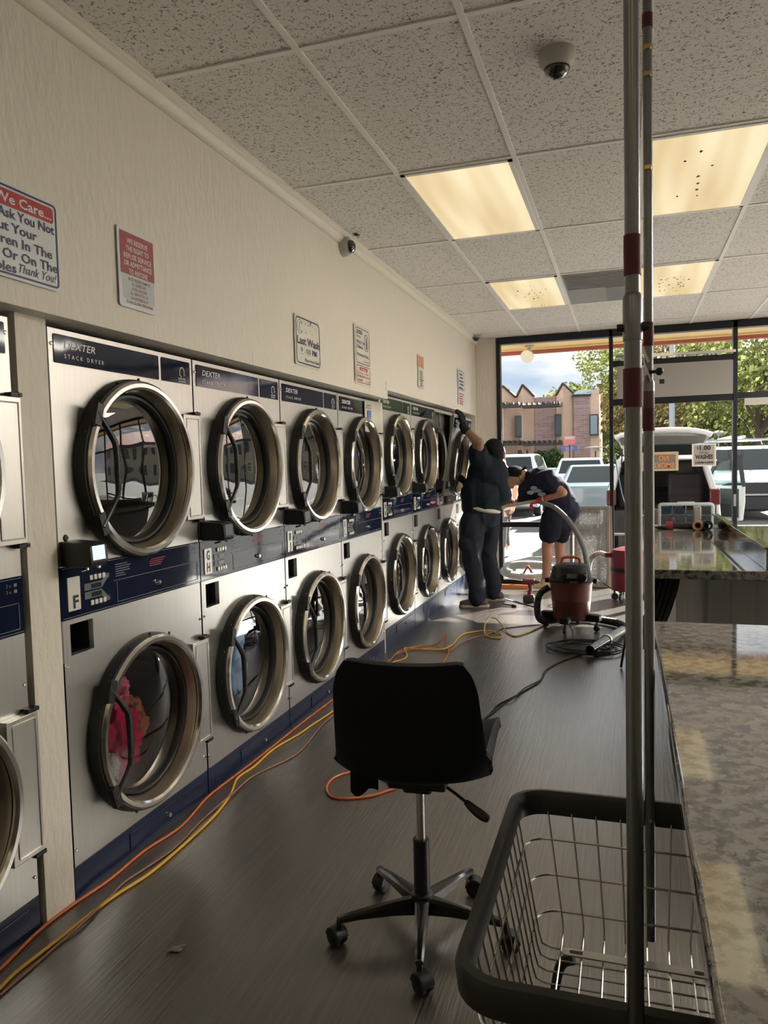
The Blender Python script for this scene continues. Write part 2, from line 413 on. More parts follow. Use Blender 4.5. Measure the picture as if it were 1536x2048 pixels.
for k in range(12): o.box(-.26, .26, -.55 + k * .045, -.54 + k * .045, -.013, -.008)
o.build('louvre', ventm, r)
r = MB(); r.obox((1.62, 8.80, CZ - .004), (.13, .06, .006)); tag(r.build('ceiling_label', mat('pale_tag', (.7, .7, .68), .5)), 'small pale label stuck on the ceiling above the window', 'label')
# security cameras
camw = mat('camera_white', (.46, .44, .41), .45); dome = mat('camera_dome', (.01, .01, .012), .05, spec=.8, coat=.5)
r = thing('dome_camera', 'white dome security camera on the ceiling, largest of the three cameras', 'security camera', (1.556, 2.885, CZ))
o = MB(); o.lathe([(.0, 0), (.066, 0), (.068, -.012), (.062, -.04), (.05, -.052), (.0001, -.053)], n=32); o.build('housing', camw, r)
o = MB(); o.sphere((0, .004, -.05), .047, 24, sc=(1, 1, .9)); o.build('dome', dome, r)
o = MB(); o.ring([(.043, -.055), (.047, -.058), (.050, -.052), (.046, -.049)], n=32); o.build('rim', camw, r)
p = at(0, WX, 684, 493)
r = thing('dome_camera', 'white dome security camera hanging on the wall under the crown moulding', 'security camera', p)
o = MB(); o.lathe([(.0001, 0), (.066, 0), (.062, .03), (.05, .055), (.0001, .056)], axis=(1, 0, 0), n=28); o.build('housing', camw, r)
o = MB(); o.sphere((.055, -.004, -.008), .042, 20, sc=(.9, 1, 1)); o.build('dome', dome, r)
o = MB(); o.tube(smooth_path([(.03, 0, .06), (.06, .005, .10), (.075, .0, CZ - p.z - .005)]), .004, 6); o.build('cord', camw, r)
o = MB(); o.sphere((.09, .03, CZ - p.z - .004), .02, 8, sc=(1, 1.6, .25)); o.build('cord_hole', rubber, r)
p = Vector((.14, 8.72, CZ - .0))
r = thing('dome_camera', 'tiny security camera in the far corner above the window pillar', 'security camera', p)
o = MB(); o.lathe([(.0001, 0), (.06, 0), (.06, -.03), (.0001, -.032)], n=20); o.build('housing', camw, r)
o = MB(); o.sphere((0, -.01, -.03), .04, 14); o.build('dome', dome, r)

# ================================================================== DRYERS
DW = .861
def panel_hole(o, y0, y1, z0, z1, cy, cz, r, x, m=0, n=64):
    """flat sheet in plane x with a round hole"""
    ang = [2 * PI * k / n for k in range(n)]
    for yy, zz in ((y0, z0), (y0, z1), (y1, z0), (y1, z1)): ang.append(math.atan2(zz - cz, yy - cy) % (2 * PI))
    ang = sorted(set(round(a, 6) for a in ang)); k = len(ang); vs = []
    for a in ang:
        c, s_ = math.cos(a), math.sin(a)
        ts = []
        if c > 1e-6: ts.append((y1 - cy) / c)
        if c < -1e-6: ts.append((y0 - cy) / c)
        if s_ > 1e-6: ts.append((z1 - cz) / s_)
        if s_ < -1e-6: ts.append((z0 - cz) / s_)
        tt = min(ts); vs.append((x, cy + c * tt, cz + s_ * tt)); vs.append((x, cy + c * r, cz + s_ * r))
    fs = [(2 * i, 2 * ((i + 1) % k), 2 * ((i + 1) % k) + 1, 2 * i + 1) for i in range(k)]
    o.add(vs, fs, m)
UC, UZ, LZ, DR = .437, 1.458, .485, .300
_S = {}
def shared(key, fn, parent, name=None):
    """one mesh shared by every dryer"""
    if key not in _S: _S[key] = fn()
    else:
        o = _S[key].copy(); COL.objects.link(o)
        _S[key] = o
    o = _S[key]; o.parent = parent
    return o
def door(parent, cz, key, handle=True, with_drum=True):
    def ring():
        o = MB()
        o.ring([(.298, .050), (.306, .058), (.320, .058), (.329, .050), (.329, .040), (.300, .040)], (0, UC, cz), (1, 0, 0), 72, 0)
        o.lathe([(.2985, .048), (.294, .038), (.290, .020), (.285, -.010), (.282, -.022), (.276, -.022)], (0, UC, cz), (1, 0, 0), 72, 1)
        o.f.pop(); o.mi.pop(); o.f.pop(); o.mi.pop()
        return o.build('door', [lipsteel, bronze], None)
    d = shared(key + 'ring', ring, parent)
    def gask():
        o = MB(); o.ring([(.300, .0), (.300, .042), (.331, .042), (.337, .02), (.337, .0)], (0, UC - .006, cz), (1, 0, 0), 72)
        o.ring([(.284, -.020), (.279, -.002), (.269, -.002), (.262, -.012), (.262, -.035), (.284, -.035)], (0, UC, cz), (1, 0, 0), 64)
        for k in range(16):
            a = 2 * PI * k / 16; o.sphere((.03, UC + .337 * math.cos(a), cz + .337 * math.sin(a)), .006, 6)
        return o.build('gasket', rubber, None)
    shared(key + 'gask', gask, d)
    def gl():
        o = MB(); o.lathe([(.2695, -.028), (.2695, -.020), (.225, -.014), (.12, -.008), (.0001, -.006)], (0, UC, cz), (1, 0, 0), 64)
        o.f = [f for f in o.f if len(f) == 4]; o.mi = [0] * len(o.f)
        return o.build('door_glass', doorglass, None)
    shared(key + 'gl', gl, d)
    def hd():
        o = MB(); y = UC - .262
        pts = smooth_path([(.056, y - .018, cz + .20), (.058, y + .012, cz + .165), (.064, y + .050, cz + .11), (.068, y + .062, cz + .07), (.068, y + .064, cz - .07), (.064, y + .052, cz - .11), (.058, y + .012, cz - .165), (.056, y - .018, cz - .20)], 5)
        o.tube(pts, [.008 + .004 * abs(math.sin(i * .12)) for i in range(len(pts))], 8)
        for sg in (1, -1):
            o.obox((.052, y - .010, cz + sg * .19), (.022, .035, .08), Matrix.Rotation(sg * -.3, 3, 'X'))
        for k in range(22): o.obox((.072, y + .064, cz - .075 + k * .0071), (.014, .022, .0035))
        return o.build('handle', blackpl, None, bevel=.002)
    if handle: shared(key + 'hd', hd, d)
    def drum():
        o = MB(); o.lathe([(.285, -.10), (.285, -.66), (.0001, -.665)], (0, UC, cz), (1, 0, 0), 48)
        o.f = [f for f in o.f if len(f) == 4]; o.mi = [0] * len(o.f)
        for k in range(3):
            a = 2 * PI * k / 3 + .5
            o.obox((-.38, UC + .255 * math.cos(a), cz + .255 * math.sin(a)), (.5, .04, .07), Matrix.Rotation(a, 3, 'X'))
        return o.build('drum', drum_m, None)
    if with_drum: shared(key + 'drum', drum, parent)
    def hinge():
        o = MB()
        fr = ((0.0, 0, 0), (0, 1, 0), (0, 0, 1))
        o.box(.0, .030, .735, DW - .0005, cz - .222, cz + .225, 0)
        pth = [(.031, .757, cz - .205), (.031, DW - .012, cz - .205), (.031, DW - .012, cz + .207), (.031, .757, cz + .207)]
        for a, b_ in zip(pth, pth[1:] + pth[:1]): o.beam(a, b_, .006, .004, 0)
        return o.build('hinge_plate', steel, None, bevel=.004)
    h = shared(key + 'hinge', hinge, parent)
    for q, z in enumerate((cz + .232, cz - .229)):
        def hp():
            o = MB(); o.obox((.018, DW - .016, z), (.026, .044, .012)); o.sphere((.022, DW - .008, z), .011, 8)
            return o.build('hinge_pin', rubber, None)
        shared(key + 'pin%d' % q, hp, h)
    return d
FR = ((0.0, 0, 0), (0, 1, 0), (0, 0, 1))
def upper_front(r, with_drum=True):
    def up():
        o = MB(); panel_hole(o, .006, DW - .006, 1.135, 1.925, UC, UZ, DR, 0.0)
        for (a, b_, c, d) in ((.006, DW - .006, 1.925, 1.9251), (.006, DW - .006, 1.1349, 1.135)): o.box(-.02, 0, a, b_, c, d)
        o.box(-.02, 0, .0055, .006, 1.135, 1.925); o.box(-.02, 0, DW - .006, DW - .0055, 1.135, 1.925)
        return o.build('upper_front_panel', steel, None)
    u = shared('up', up, r)
    def hdr():
        o = MB(); o.prism(rrect(.028, .612, 1.813, 1.908, .006), FR, .0, .003); h = o.build('header_panel', navy, None); return h
    h = shared('hdr', hdr, r)
    def ht():
        o = MB(); f = ((.003, 0, 0), (0, 1, 0), (0, 0, 1))
        text(o, 'DEXTER', f, .075, 1.865, .024, .155, 'L', bold=.004, shear=.25)
        text(o, 'STACK DRYER', f, .075, 1.832, .014, .20, 'L', space=1.7)
        return o.build('header_lettering', print_w, None)
    shared('hdrt', ht, h)
    def bd():
        o = MB(); o.prism(rrect(.632, .838, 1.813, 1.908, .006), FR, .0, .003); return o.build('badge_panel', navy, None)
    bdg = shared('bdg', bd, r)
    def bt():
        o = MB(); f = ((.003, 0, 0), (0, 1, 0), (0, 0, 1))
        arc = [(.775 + .016 * math.cos(a), 1.862 + .018 * math.sin(a)) for a in [PI * k / 10 for k in range(11)]]
        P = [Vector((.0042, .791, 1.846))] + [Vector((.0042, y, z)) for y, z in arc] + [Vector((.0042, .757, 1.848)), Vector((.0042, .770, 1.842))]
        o.tube(P, .0022, 5)
        text(o, 'DEXTER', f, .775, 1.829, .008, .05); text(o, 'LAUNDRY', f, .775, 1.819, .006, .05)
        return o.build('horse_emblem', print_w, None)
    shared('bdgt', bt, bdg)
    door(r, UZ, 'U', True, with_drum)
    def pg():
        o = MB(); o.lathe([(.0001, .006), (.009, .005), (.012, .0)], (0, .04, 1.232), (1, 0, 0), 14); return o.build('plug', rubber, None)
    shared('plug', pg, r)
def strip(r, letters, lit):
    def cp():
        o = MB(); o.prism(rrect(.004, DW - .004, .958, 1.133, .003), FR, -.01, .002)
        return o.build('control_panel', navy, None)
    c = shared('cp', cp, r)
    def cpl():
        o = MB(); f = ((.002, 0, 0), (0, 1, 0), (0, 0, 1))
        for a, b_ in (((.004, .27, 1.052), (.004, .835, 1.052)), ((.004, .29, .972), (.004, .29, 1.047)), ((.004, .29, .972), (.004, .835, .972)), ((.004, .835, .972), (.004, .835, 1.048)), ((.003, .01, .962), (.003, .85, .962)), ((.003, .01, 1.129), (.003, .85, 1.129))):
            o.beam(a, b_, .0016, .0016)
        text(o, '3 x', f, .79, 1.105, .011, align='L'); text(o, '3 x', f, .79, 1.086, .011, align='L')
        for z in (1.105, 1.086): o.prism(rrect(.82, .832, z, z + .010, .002), f, .001, .0015)
        text(o, '30x2', f, .72, .966, .009, align='L'); text(o, 'vent', f, .825, .970, .006)
        for k in range(6): o.prism(rrect(.285, .285 + (.07, .09, .08, .085, .05, .06)[k], 1.108 - k * .0085, 1.1105 - k * .0085, .001), f, .001, .0015)
        return o.build('panel_print', print_dim, None)
    shared('cpl', cpl, c)
    def red():
        o = MB(); f = ((.002, 0, 0), (0, 1, 0), (0, 0, 1))
        for k in range(4): o.prism(rrect(.505 - .012 * (k > 0), .60 - .01 * k, 1.100 - k * .008, 1.1028 - k * .008, .001), f, .001, .0015)
        return o.build('warning_print', print_red, None)
    shared('red', red, c)
    def keys():
        o = MB()
        for sg, zc in ((1, 1.052), (-1, 1.022)):
            o.prism([(.115, zc - .012), (.205, zc - .012), (.235, zc + sg * .018 - .004), (.247, zc + sg * .02), (.247, zc + sg * .034), (.230, zc + sg * .034), (.205, zc + .012), (.115, zc + .012)] if sg > 0 else
                    [(.115, zc + .012), (.115, zc - .012), (.205, zc - .012), (.230, zc - .034), (.247, zc - .034), (.247, zc - .02), (.235, zc - .016), (.205, zc + .012)], FR, .002, .0045)
        return o.build('keypad', key_m, None, recalc=True)
    k = shared('keys', keys, c)
    def bts():
        o = MB()
        for z in (1.082, .994):
            for j in range(4): o.obox((.005, .150 + j * .022, z), (.006, .016, .018))
        return o.build('key_button', plate_m, None, bevel=.002)
    shared('bts', bts, k)
    def lcd():
        o = MB()
        for z in (1.052, 1.022): o.obox((.005, .176, z), (.003, .05, .016))
        return o.build('display', lcd_m, None)
    shared('lcd', lcd, k)
    def lk():
        o = MB(); o.lathe([(.0001, .016), (.008, .016), (.010, .012), (.012, .003), (.014, .0)], (0, .54, 1.006), (1, 0, 0), 16); o.obox((.017, .54, 1.006), (.004, .012, .003)); return o.build('coin_box_lock', chrome, None)
    shared('lk', lk, c)
    o = MB(); o.prism(rrect(.032, .092, .983, 1.097, .004), FR, .002, .006); pl = o.build('letter_plate', plate_m, c)
    o = MB(); f = ((.006, 0, 0), (0, 1, 0), (0, 0, 1))
    if len(letters) == 1: text(o, letters, f, .068, .992, .042, .026, bold=.03)
    else:
        text(o, letters[0], f, .062, 1.047, .040, .026, bold=.03); text(o, letters[1], f, .062, .994, .040, .026, bold=.03)
    o.build('plate_letter', blackpl, pl)
    # payment terminal above the strip
    def rd():
        o = MB(); M = Matrix.Rotation(math.radians(0), 3, 'Y')
        o.prism([(.0, 1.137), (.0, 1.222), (.10, 1.216), (.118, 1.205), (.122, 1.150), (.112, 1.137)], ((0, .012, 0), (1, 0, 0), (0, 0, 1)), -.088, 0)
        return o.build('card_reader', blackpl, None, bevel=.004)
    rdr = shared('rd', rd, r)
    o = MB(); o.quad((.1195, .022, 1.160), (.1195, .084, 1.160), (.1160, .084, 1.207), (.1160, .022, 1.207)); o.v = [(a + .0035, b_, z) for a, b_, z in o.v]
    o.build('reader_screen', screen_on if lit else screen_off, rdr)
    def rb():
        o = MB(); o.tube([(.075, .05, 1.142), (.075, .05, 1.128), (.05, .055, 1.122)], .006, 8); o.sphere((.075, .105, 1.132), .011, 8); return o.build('reader_knob', chrome, None)
    shared('rb', rb, rdr)
def dryer(y, dz, label, letters, lit=False, front=True):
    r = thing('stack_dryer', label, 'tumble dryer', (0, y, dz), 0, 'stacked stainless dryers along the left wall')
    def cab():
        o = MB(); x0 = -.9
        o.box(x0, -.021, .002, .004, .0, 1.929); o.box(x0, -.021, DW - .004, DW - .002, 0, 1.929)
        o.box(x0, -.021, .004, DW - .004, 1.925, 1.929); o.box(x0, x0 + .002, .004, DW - .004, 0, 1.925)
        o.box(-.75, -.021, .004, DW - .004, 1.03, 1.05); o.box(-.06, -.012, .004, DW - .004, 1.133, 1.136)
        return o.build('cabinet', black_gap, None)
    shared('cab', cab, r)
    if front: upper_front(r)
    def lo():
        o = MB(); panel_hole(o, .006, DW - .006, .112, .812, UC, LZ, DR, 0.0)
        for a, b_, c, d in ((.006, .040, .812, .955), (.155, DW - .006, .812, .955), (.040, .155, .812, .832), (.040, .155, .938, .955)): o.box(-.02, 0, a, b_, c, d)
        return o.build('lower_front_panel', steel_low, None)
    shared('lo', lo, r)
    def cr():
        o = MB(); o.box(-.10, -.095, .040, .155, .832, .938); o.box(-.10, -.02, .038, .042, .832, .938); o.box(-.10, -.02, .153, .157, .832, .938); o.box(-.1, -.02, .04, .155, .829, .833); o.box(-.1, -.02, .04, .155, .937, .941)
        return o.build('coin_return', blackpl, None)
    c = shared('cr', cr, r)
    def cf():
        o = MB(); o.obox((-.06, .062, .888), (.005, .05, .09)); o.sphere((-.055, .062, .89), .006, 8); return o.build('return_flap', plate_m, None)
    shared('cf', cf, c)
    door(r, LZ, 'L')
    strip(r, letters, lit)
    def sc():
        o = MB()
        o.lathe([(.0001, .006), (.005, .005), (.007, .0)], (0, 0, 0), (1, 0, 0), 10); return o.build('screw', chrome, None)
    for yy, z in ((.018, 1.874), (.842, 1.878), (.016, .80), (.842, .795), (.016, .168), (.842, .176)):
        shared('sc', sc, r).location = (.0, yy, z)
    def kk():
        o = MB(); o.box(-.02, -.001, .004, DW - .004, -.07, .110)
        o.prism(rrect(.30, .815, .022, .088, .003), FR, -.001, .003)
        return o.build('kick_plate', navyk, None, bevel=.0015)
    k = shared('kk', kk, r)
    def kl():
        o = MB(); o.lathe([(.0001, .014), (.009, .014), (.011, .002)], (0, .545, .05), (1, 0, 0), 12); return o.build('kick_lock', chrome, None)
    shared('kl', kl, k)
    return r
Y0, G0 = 2.027, 5.495
DY = [Y0 + k * DW for k in range(4)] + [G0 + k * DW for k in range(4)]
GDZ = .066
dryers = []
dryers.append(dryer(Y0 - .155 - DW, 0, 'stack dryer cut off by the left edge of the photo, left of the cream pier', 'E'))
for i, (lb, lt) in enumerate((('stack dryer marked F with crimson laundry in its lower drum', 'F'), ('stack dryer marked GH with blue laundry in its lower drum', 'GH'),
        ('third stack dryer after the cream pier, under the Last Wash sign', 'IJ'), ('fourth stack dryer after the pier, with a paper notice taped to its header corner', 'KL'),
        ('first dryer of the slightly raised far bank, right of the paper notice', 'MN'), ('second dryer of the far bank, beside the opened dryer', 'OP'),
        ('opened dryer with its upper front taken off and a grey cavity behind', 'QR'), ('last dryer by the window pillar, mostly hidden behind the man', 'ST'))):
    dryers.append(dryer(DY[i], 0 if i < 4 else GDZ, lb, lt, i == 0, i != 6))
# opened dryer: dusty chassis, arch and dark tumbler mouth
r = dryers[7]
o = MB(); panel_hole(o, .01, DW - .01, 1.14, 1.92, UC, UZ, .25, -.10); o.build('chassis_front', chassis_m, r)
o = MB(); o.ring([(.25, -.10), (.25, -.06), (.29, -.05), (.30, -.10)], (0, UC, UZ), (1, 0, 0), 48); o.build('tumbler_collar', mat('collar', (.4, .39, .36), .4, .7), r)
o = MB(); o.beam((-.02, .01, 1.915), (-.02, DW - .01, 1.915), .02, .03); o.beam((-.03, UC - .12, 1.90), (-.03, UC - .12, 1.76), .012, .012)
for yy in (.012, DW - .012): o.beam((-.03, yy, 1.14), (-.03, yy, 1.92), .02, .02)
o.build('chassis_rail', steel_low, r)
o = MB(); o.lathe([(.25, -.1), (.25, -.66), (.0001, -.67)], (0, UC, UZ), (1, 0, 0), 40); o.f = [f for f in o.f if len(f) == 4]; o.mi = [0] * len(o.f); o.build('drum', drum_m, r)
o = MB()
rn = random.Random(4)
for k in range(7):
    a = Vector((.004, .15 + .1 * k, 1.145)); o.tube(smooth_path([a, a + Vector((.05, rn.uniform(-.05, .05), rn.uniform(.02, .06))), a + Vector((.02, .08, -.02))], 4), .004, 6)
o.build('loose_wire', blackpl, r)
# the upper front that the man is lifting away: same sheet, door and header, tilted forward
r = thing('dryer_front_panel', 'loose stainless dryer front with round door, tilted and held up by the man in navy', 'dryer front', (.066, 7.222, 1.06))
r.rotation_euler = (0, math.radians(8.6), 0)
ins = bpy.data.objects.new('panel_tmp', None)
upper_front(r, False)
for ch in list(r.children):
    ch.location = Vector(ch.location) + Vector((0, 0, -1.06 + .0))
for ya in (.0, DW - .012):
    o = MB(); o.box(-.022, -.001, ya, ya + .012, .075, .868); o.build('return_flange', chassis_m, r)
bpy.data.objects.remove(ins)
# laundry in the drums
def blob(name, label, c, size, col, seed, parts=6):
    rn = random.Random(seed); bmx = bmesh.new()
    bmesh.ops.create_icosphere(bmx, subdivisions=5, radius=1)
    off = Vector((rn.random() * 9, rn.random() * 9, rn.random() * 9))
    for v in bmx.verts:
        p = v.co.copy(); d = noise.fractal(p * 1.6 + off, 1.0, 2.0, 4) * .35 + abs(noise.noise(p * 3.3 + off)) * -.35
        p *= (1 + d); v.co = Vector((p.x * size[0], p.y * size[1], p.z * size[2]))
    me = bpy.data.meshes.new(name); bmx.to_mesh(me); bmx.free()
    me.polygons.foreach_set('use_smooth', [True] * len(me.polygons))
    me.materials.append(mat('cloth_' + str(seed), col, .9, spec=.1, noise_=((9, 9, 9), .3, tuple(k * .7 for k in col))))
    o = bpy.data.objects.new(name, me); COL.objects.link(o); o.location = c
    return tag(o, label, 'laundry')
yF = DY[0] + UC; yG = DY[1] + UC; yI = DY[2] + UC
blob('towel', 'crimson towel pressed against the glass of the lower drum marked F', (-.19, yF + .0, .36), (.12, .15, .18), (.85, .02, .16), 11)
blob('shirt', 'pink shirt above the crimson towel in the lower drum marked F', (-.13, yF - .06, .60), (.08, .07, .08), (.95, .22, .38), 12)
blob('blanket', 'dark brown blanket at the back of the lower drum marked F', (-.40, yF + .05, .58), (.12, .16, .11), (.22, .19, .14), 13)
blob('sheet', 'rust coloured sheet at the right of the crimson towel', (-.24, yF + .17, .40), (.10, .07, .11), (.55, .20, .12), 14)
blob('sock', 'white sock beside the handle of the door marked F', (-.065, yF - .14, .33), (.02, .035, .06), (.85, .82, .8), 15)
blob('sheet', 'pale blue sheet in the lower drum marked GH', (-.17, yG + .0, .47), (.11, .13, .21), (.30, .55, .85), 16)
blob('sweater', 'grey brown sweater behind the pale blue sheet in the drum', (-.30, yG + .15, .42), (.12, .08, .15), (.26, .23, .21), 17)
blob('jacket', 'dark brown jacket in the lower drum under the Last Wash sign', (-.19, yI + .03, .55), (.11, .16, .12), (.18, .12, .09), 18)

# ================================================================== SIGNS ON THE LEFT WALL
signw = mat('sign_white', (.68, .70, .72), .3); paperw = mat('paper_white', (.66, .62, .54), .7); navyp = mat('navy_print', (.03, .03, .10), .4); redp = mat('crimson_print', (.42, .03, .04), .4)
rosep = mat('faded_red_print', (.36, .07, .08), .4); blackp = mat('black_print', (.02, .02, .02), .5); dkred = mat('dark_red_letters', (.25, .03, .03), .5)
def outline(o, x0, x1, y0, y1, r, w, fr, m=0, lift=.0012):
    a = rrect(x0, x1, y0, y1, r); b_ = rrect(x0 + w, x1 - w, y0 + w, y1 - w, max(r - w, .001)); k = len(a)
    O, u, v = [Vector(q) for q in fr]; n = u.cross(v).normalized()
    P = [O + u * p + v * q + n * lift for p, q in a] + [O + u * p + v * q + n * lift for p, q in b_]
    o.add(P, [(i, (i + 1) % k, (i + 1) % k + k, i + k) for i in range(k)], m)
def wall_sign(name, label, y0, y1, z0, z1, rad=.015, m=None, x=WX + .001):
    """empty frame: returns root mesh object and its frame"""
    b = MB(); f = ((0, 0, 0), (0, 1, 0), (0, 0, 1))
    b.prism(rrect(0, y1 - y0, 0, z1 - z0, rad), f, 0, .004)
    o = b.build(name, m or signw); o.location = (x + .004, y0, z0); tag(o, label, 'sign')
    return o, ((.004, 0, 0), (0, 1, 0), (0, 0, 1)), y1 - y0, z1 - z0
def fill(o, x0, x1, y0, y1, r, fr, m=0, lift=.0008):
    O, u, v = [Vector(q) for q in fr]; n = u.cross(v).normalized(); p = rrect(x0, x1, y0, y1, r)
    o.add([O + u * a + v * b + n * lift for a, b in p], [tuple(range(len(p)))], m)
def wz(px, py): return at(0, WX + .005, px, py)
# big notice at the left edge
a = wz(112, 410); b_ = wz(118, 585)
s, f, w, h = wall_sign('wall_sign', 'large white notice with red heading reading We Care, cut by the left edge', a.y - .52, a.y, b_.z, a.z, .02)
R_ = w
o = MB(); outline(o, .008, w - .008, .008, h - .008, .016, .006, f); o.build('border', navyp, s)
o = MB(); fill(o, .02, w - .022, h - .068, h - .020, .01, f); hd = o.build('heading_band', redp, s)
o = MB(); text(o, 'Because We Care...', f, w - .03, h - .058, .028, .40, 'R', bold=.018); o.build('heading_lettering', signw, s)
o = MB()
for k, (ln, ww, xr) in enumerate((('We Ask You Not', .30, .020), ('To Put Your', .245, .095), ('Children In The', .31, .034), ('Carts Or On The', .34, .014))): text(o, ln, f, w - xr, h - .100 - k * .039, .027, ww, 'R', bold=.02)
text(o, 'Tables', f, w - .185, h - .100 - 4 * .039, .027, .13, 'R', bold=.02)
text(o, 'Thank You!', f, w - .02, .024, .026, .155, 'R', bold=.004, shear=.35)
o.build('lettering', navyp, s)
# refusal of service notice
a = wz(231, 447); b_ = wz(312, 632)
s, f, w, h = wall_sign('wall_sign', 'red and white notice headed We Reserve The Right To Refuse Service', a.y, b_.y, b_.z, a.z, .012)
o = MB(); fill(o, .012, w - .008, h * .42, h - .014, .002, f); o.build('red_panel', rosep, s)
o = MB(); fill(o, .02, w - .012, .03, h * .42, .002, f); o.build('white_panel', mat('bluish_white', (.50, .54, .55), .35), s)
o = MB()
for k, ln in enumerate(('WE RESERVE', 'THE RIGHT TO', 'REFUSE SERVICE', 'OR ADMITTANCE', 'TO ANYONE')): text(o, ln, f, w / 2 + .004, h - .052 - k * .027, .018, (.125, .135, .165, .165, .11)[k], bold=.012)
o.build('english_lettering', signw, s)
o = MB()
for k, ln in enumerate(('NOS RESERVAMOS', 'EL DERECHO', 'A RECHAZAR', 'EL SERVICIO O', 'LA ENTRADA A', 'CUALQUIER PERSONA')): text(o, ln, f, w / 2 + .006, h * .42 - .020 - k * .0165, .0105, (.13, .085, .09, .105, .10, .16)[k], bold=.01)
o.build('spanish_lettering', dkred, s)
# last wash
a = wz(587, 625); b_ = wz(641, 742)
s, f, w, h = wall_sign('wall_sign', 'cream notice reading Last Wash 9:00 PM with a moon and stars', a.y, b_.y, b_.z, a.z, .012, mat('sign_cream', (.70, .68, .60), .35))
o = MB(); outline(o, .012, w - .010, .010, h - .010, .03, .007, f); o.build('border', navyp, s)
o = MB(); text(o, 'Last Wash', f, w * .51, h * .43, h * .15, w * .88, bold=.03)
text(o, '9', f, w * .24, h * .27, h * .10, w * .07, bold=.01); text(o, ':', f, w * .37, h * .28, h * .09, bold=.02); text(o, '00', f, w * .50, h * .265, h * .10, w * .16, bold=.01); text(o, 'PM', f, w * .74, h * .265, h * .10, w * .19, bold=.05)
text(o, 'Please Hurry Back!', f, w * .94, h * .10, h * .07, w * .60, 'R', shear=.35, bold=.004)
fill(o, w * .17, w * .32, h * .235, h * .24, .0005, f); fill(o, w * .43, w * .58, h * .235, h * .24, .0005, f)
o.build('lettering', navyp, s)
o = MB(); mc = (w * .17, h * .77); pts = []
for i in range(17): t_ = math.radians(-150 + 300 * i / 16 + 180); pts.append(Vector((.0045, mc[0] + .10 * w * math.cos(t_) + .02 * w, mc[1] + .14 * h * math.sin(t_))))
for i in range(13): t_ = math.radians(110 - 220 * i / 12 + 180); pts.append(Vector((.0045, mc[0] + .055 * w * math.cos(t_) + .06 * w, mc[1] + .10 * h * math.sin(t_))))
o.tube(pts, .0012, 4, closed=True); o.build('moon_drawing', navyp, s)
rn = random.Random(2); o = MB()
for k in range(26):
    cx, cy, rr = w * rn.uniform(.30, .92), h * rn.uniform(.64, .93), rn.choice((.003, .004, .007)); cy -= 0
    o.add([(.0052, cx + (rr if i % 2 == 0 else rr * .4) * math.cos(PI / 2 + i * PI / 5), cy + (rr if i % 2 == 0 else rr * .4) * math.sin(PI / 2 + i * PI / 5)) for i in range(10)], [tuple(range(10))])
o.build('star_print', navyp, s)
# parents / padres sheet
a = wz(707, 646); b_ = wz(741, 775)
s, f, w, h = wall_sign('wall_sign', 'tall sheet headed Parents above and Padres in red below', a.y, b_.y, b_.z, a.z, .006, paperw)
o = MB(); outline(o, .02, w - .015, h * .36, h * .96, .025, .005, f); fill(o, .04, w * .50, h * .86, h * .92, .01, f)
outline(o, w * .60, w - .035, h * .60, h * .89, .045, .005, f)
text(o, 'Please...', f, .045, h * .80, h * .035, .09, 'L', shear=.3); text(o, 'Watch Your', f, .045, h * .70, h * .055, .16, 'L', bold=.01); text(o, 'Children...', f, .045, h * .615, h * .05, .14, 'L', bold=.01)
text(o, 'No Running or Playing', f, .045, h * .49, h * .05, w - .09, 'L', bold=.01); text(o, 'Thank You!', f, w - .03, h * .40, h * .03, .11, 'R', shear=.3)
o.sphere((.005, w * .76, h * .82), .010, 8, sc=(.1, 1, 1)); o.prism([(w * .72, h * .70), (w * .80, h * .70), (w * .785, h * .80), (w * .735, h * .80)], f, .001, .0015); o.prism([(w * .73, h * .64), (w * .79, h * .64), (w * .79, h * .70), (w * .73, h * .70)], f, .001, .0015)
o.build('parents_print', navyp, s)
o = MB(); text(o, 'Parents', f, .05, h * .875, h * .035, w * .36, 'L', bold=.01); o.build('heading_lettering', paperw, s)
o = MB(); outline(o, .02, w - .015, h * .03, h * .33, .025, .005, f); fill(o, w * .26, w * .78, h * .245, h * .30, .006, f)
text(o, 'Por Favor... Cuiden', f, .04, h * .185, h * .035, w - .09, 'L', shear=.2); text(o, 'Sus Hijos Que No Corran', f, .035, h * .125, h * .045, w - .07, 'L', bold=.01); text(o, 'o Jueguen', f, w * .28, h * .065, h * .04, w * .35, bold=.01); text(o, 'Gracias', f, w * .78, h * .06, h * .03, w * .22, shear=.3)
o.build('padres_print', redp, s)
o = MB(); text(o, 'Padres', f, w * .52, h * .255, h * .033, w * .34, bold=.02); o.build('red_heading_lettering', paperw, s)
# orange notice and the far two notices: print too small to read
def bars(o, f, x0, x1, y0, y1, n, seed, m=0):
    rn = random.Random(seed)
    for k in range(n):
        y = y1 - (k + .8) * (y1 - y0) / n; t_ = (y1 - y0) / n * .28; a_ = x0 + rn.random() * .2 * (x1 - x0); b__ = x1 - rn.random() * .3 * (x1 - x0); x = a_
        while x < b__:
            ww = rn.uniform(.012, .03); fill(o, x, min(x + ww, b__), y - t_, y + t_, .001, f, m, .0012); x += ww + .008
a = wz(835, 708); b_ = wz(848, 778)
s, f, w, h = wall_sign('wall_sign', 'small notice with a faded orange top half, beyond the Parents sheet', a.y, b_.y, b_.z, a.z, .006, paperw)
o = MB(); fill(o, .01, w - .01, h * .62, h - .01, .004, f); o.build('orange_panel', mat('faded_orange', (.55, .26, .14), .5), s)
o = MB(); bars(o, f, .03, w - .03, h * .05, h * .55, 8, 3); o.build('small_print', blackp, s)
a = wz(915, 737); b_ = wz(929, 812); mid = wz(922, 782).z
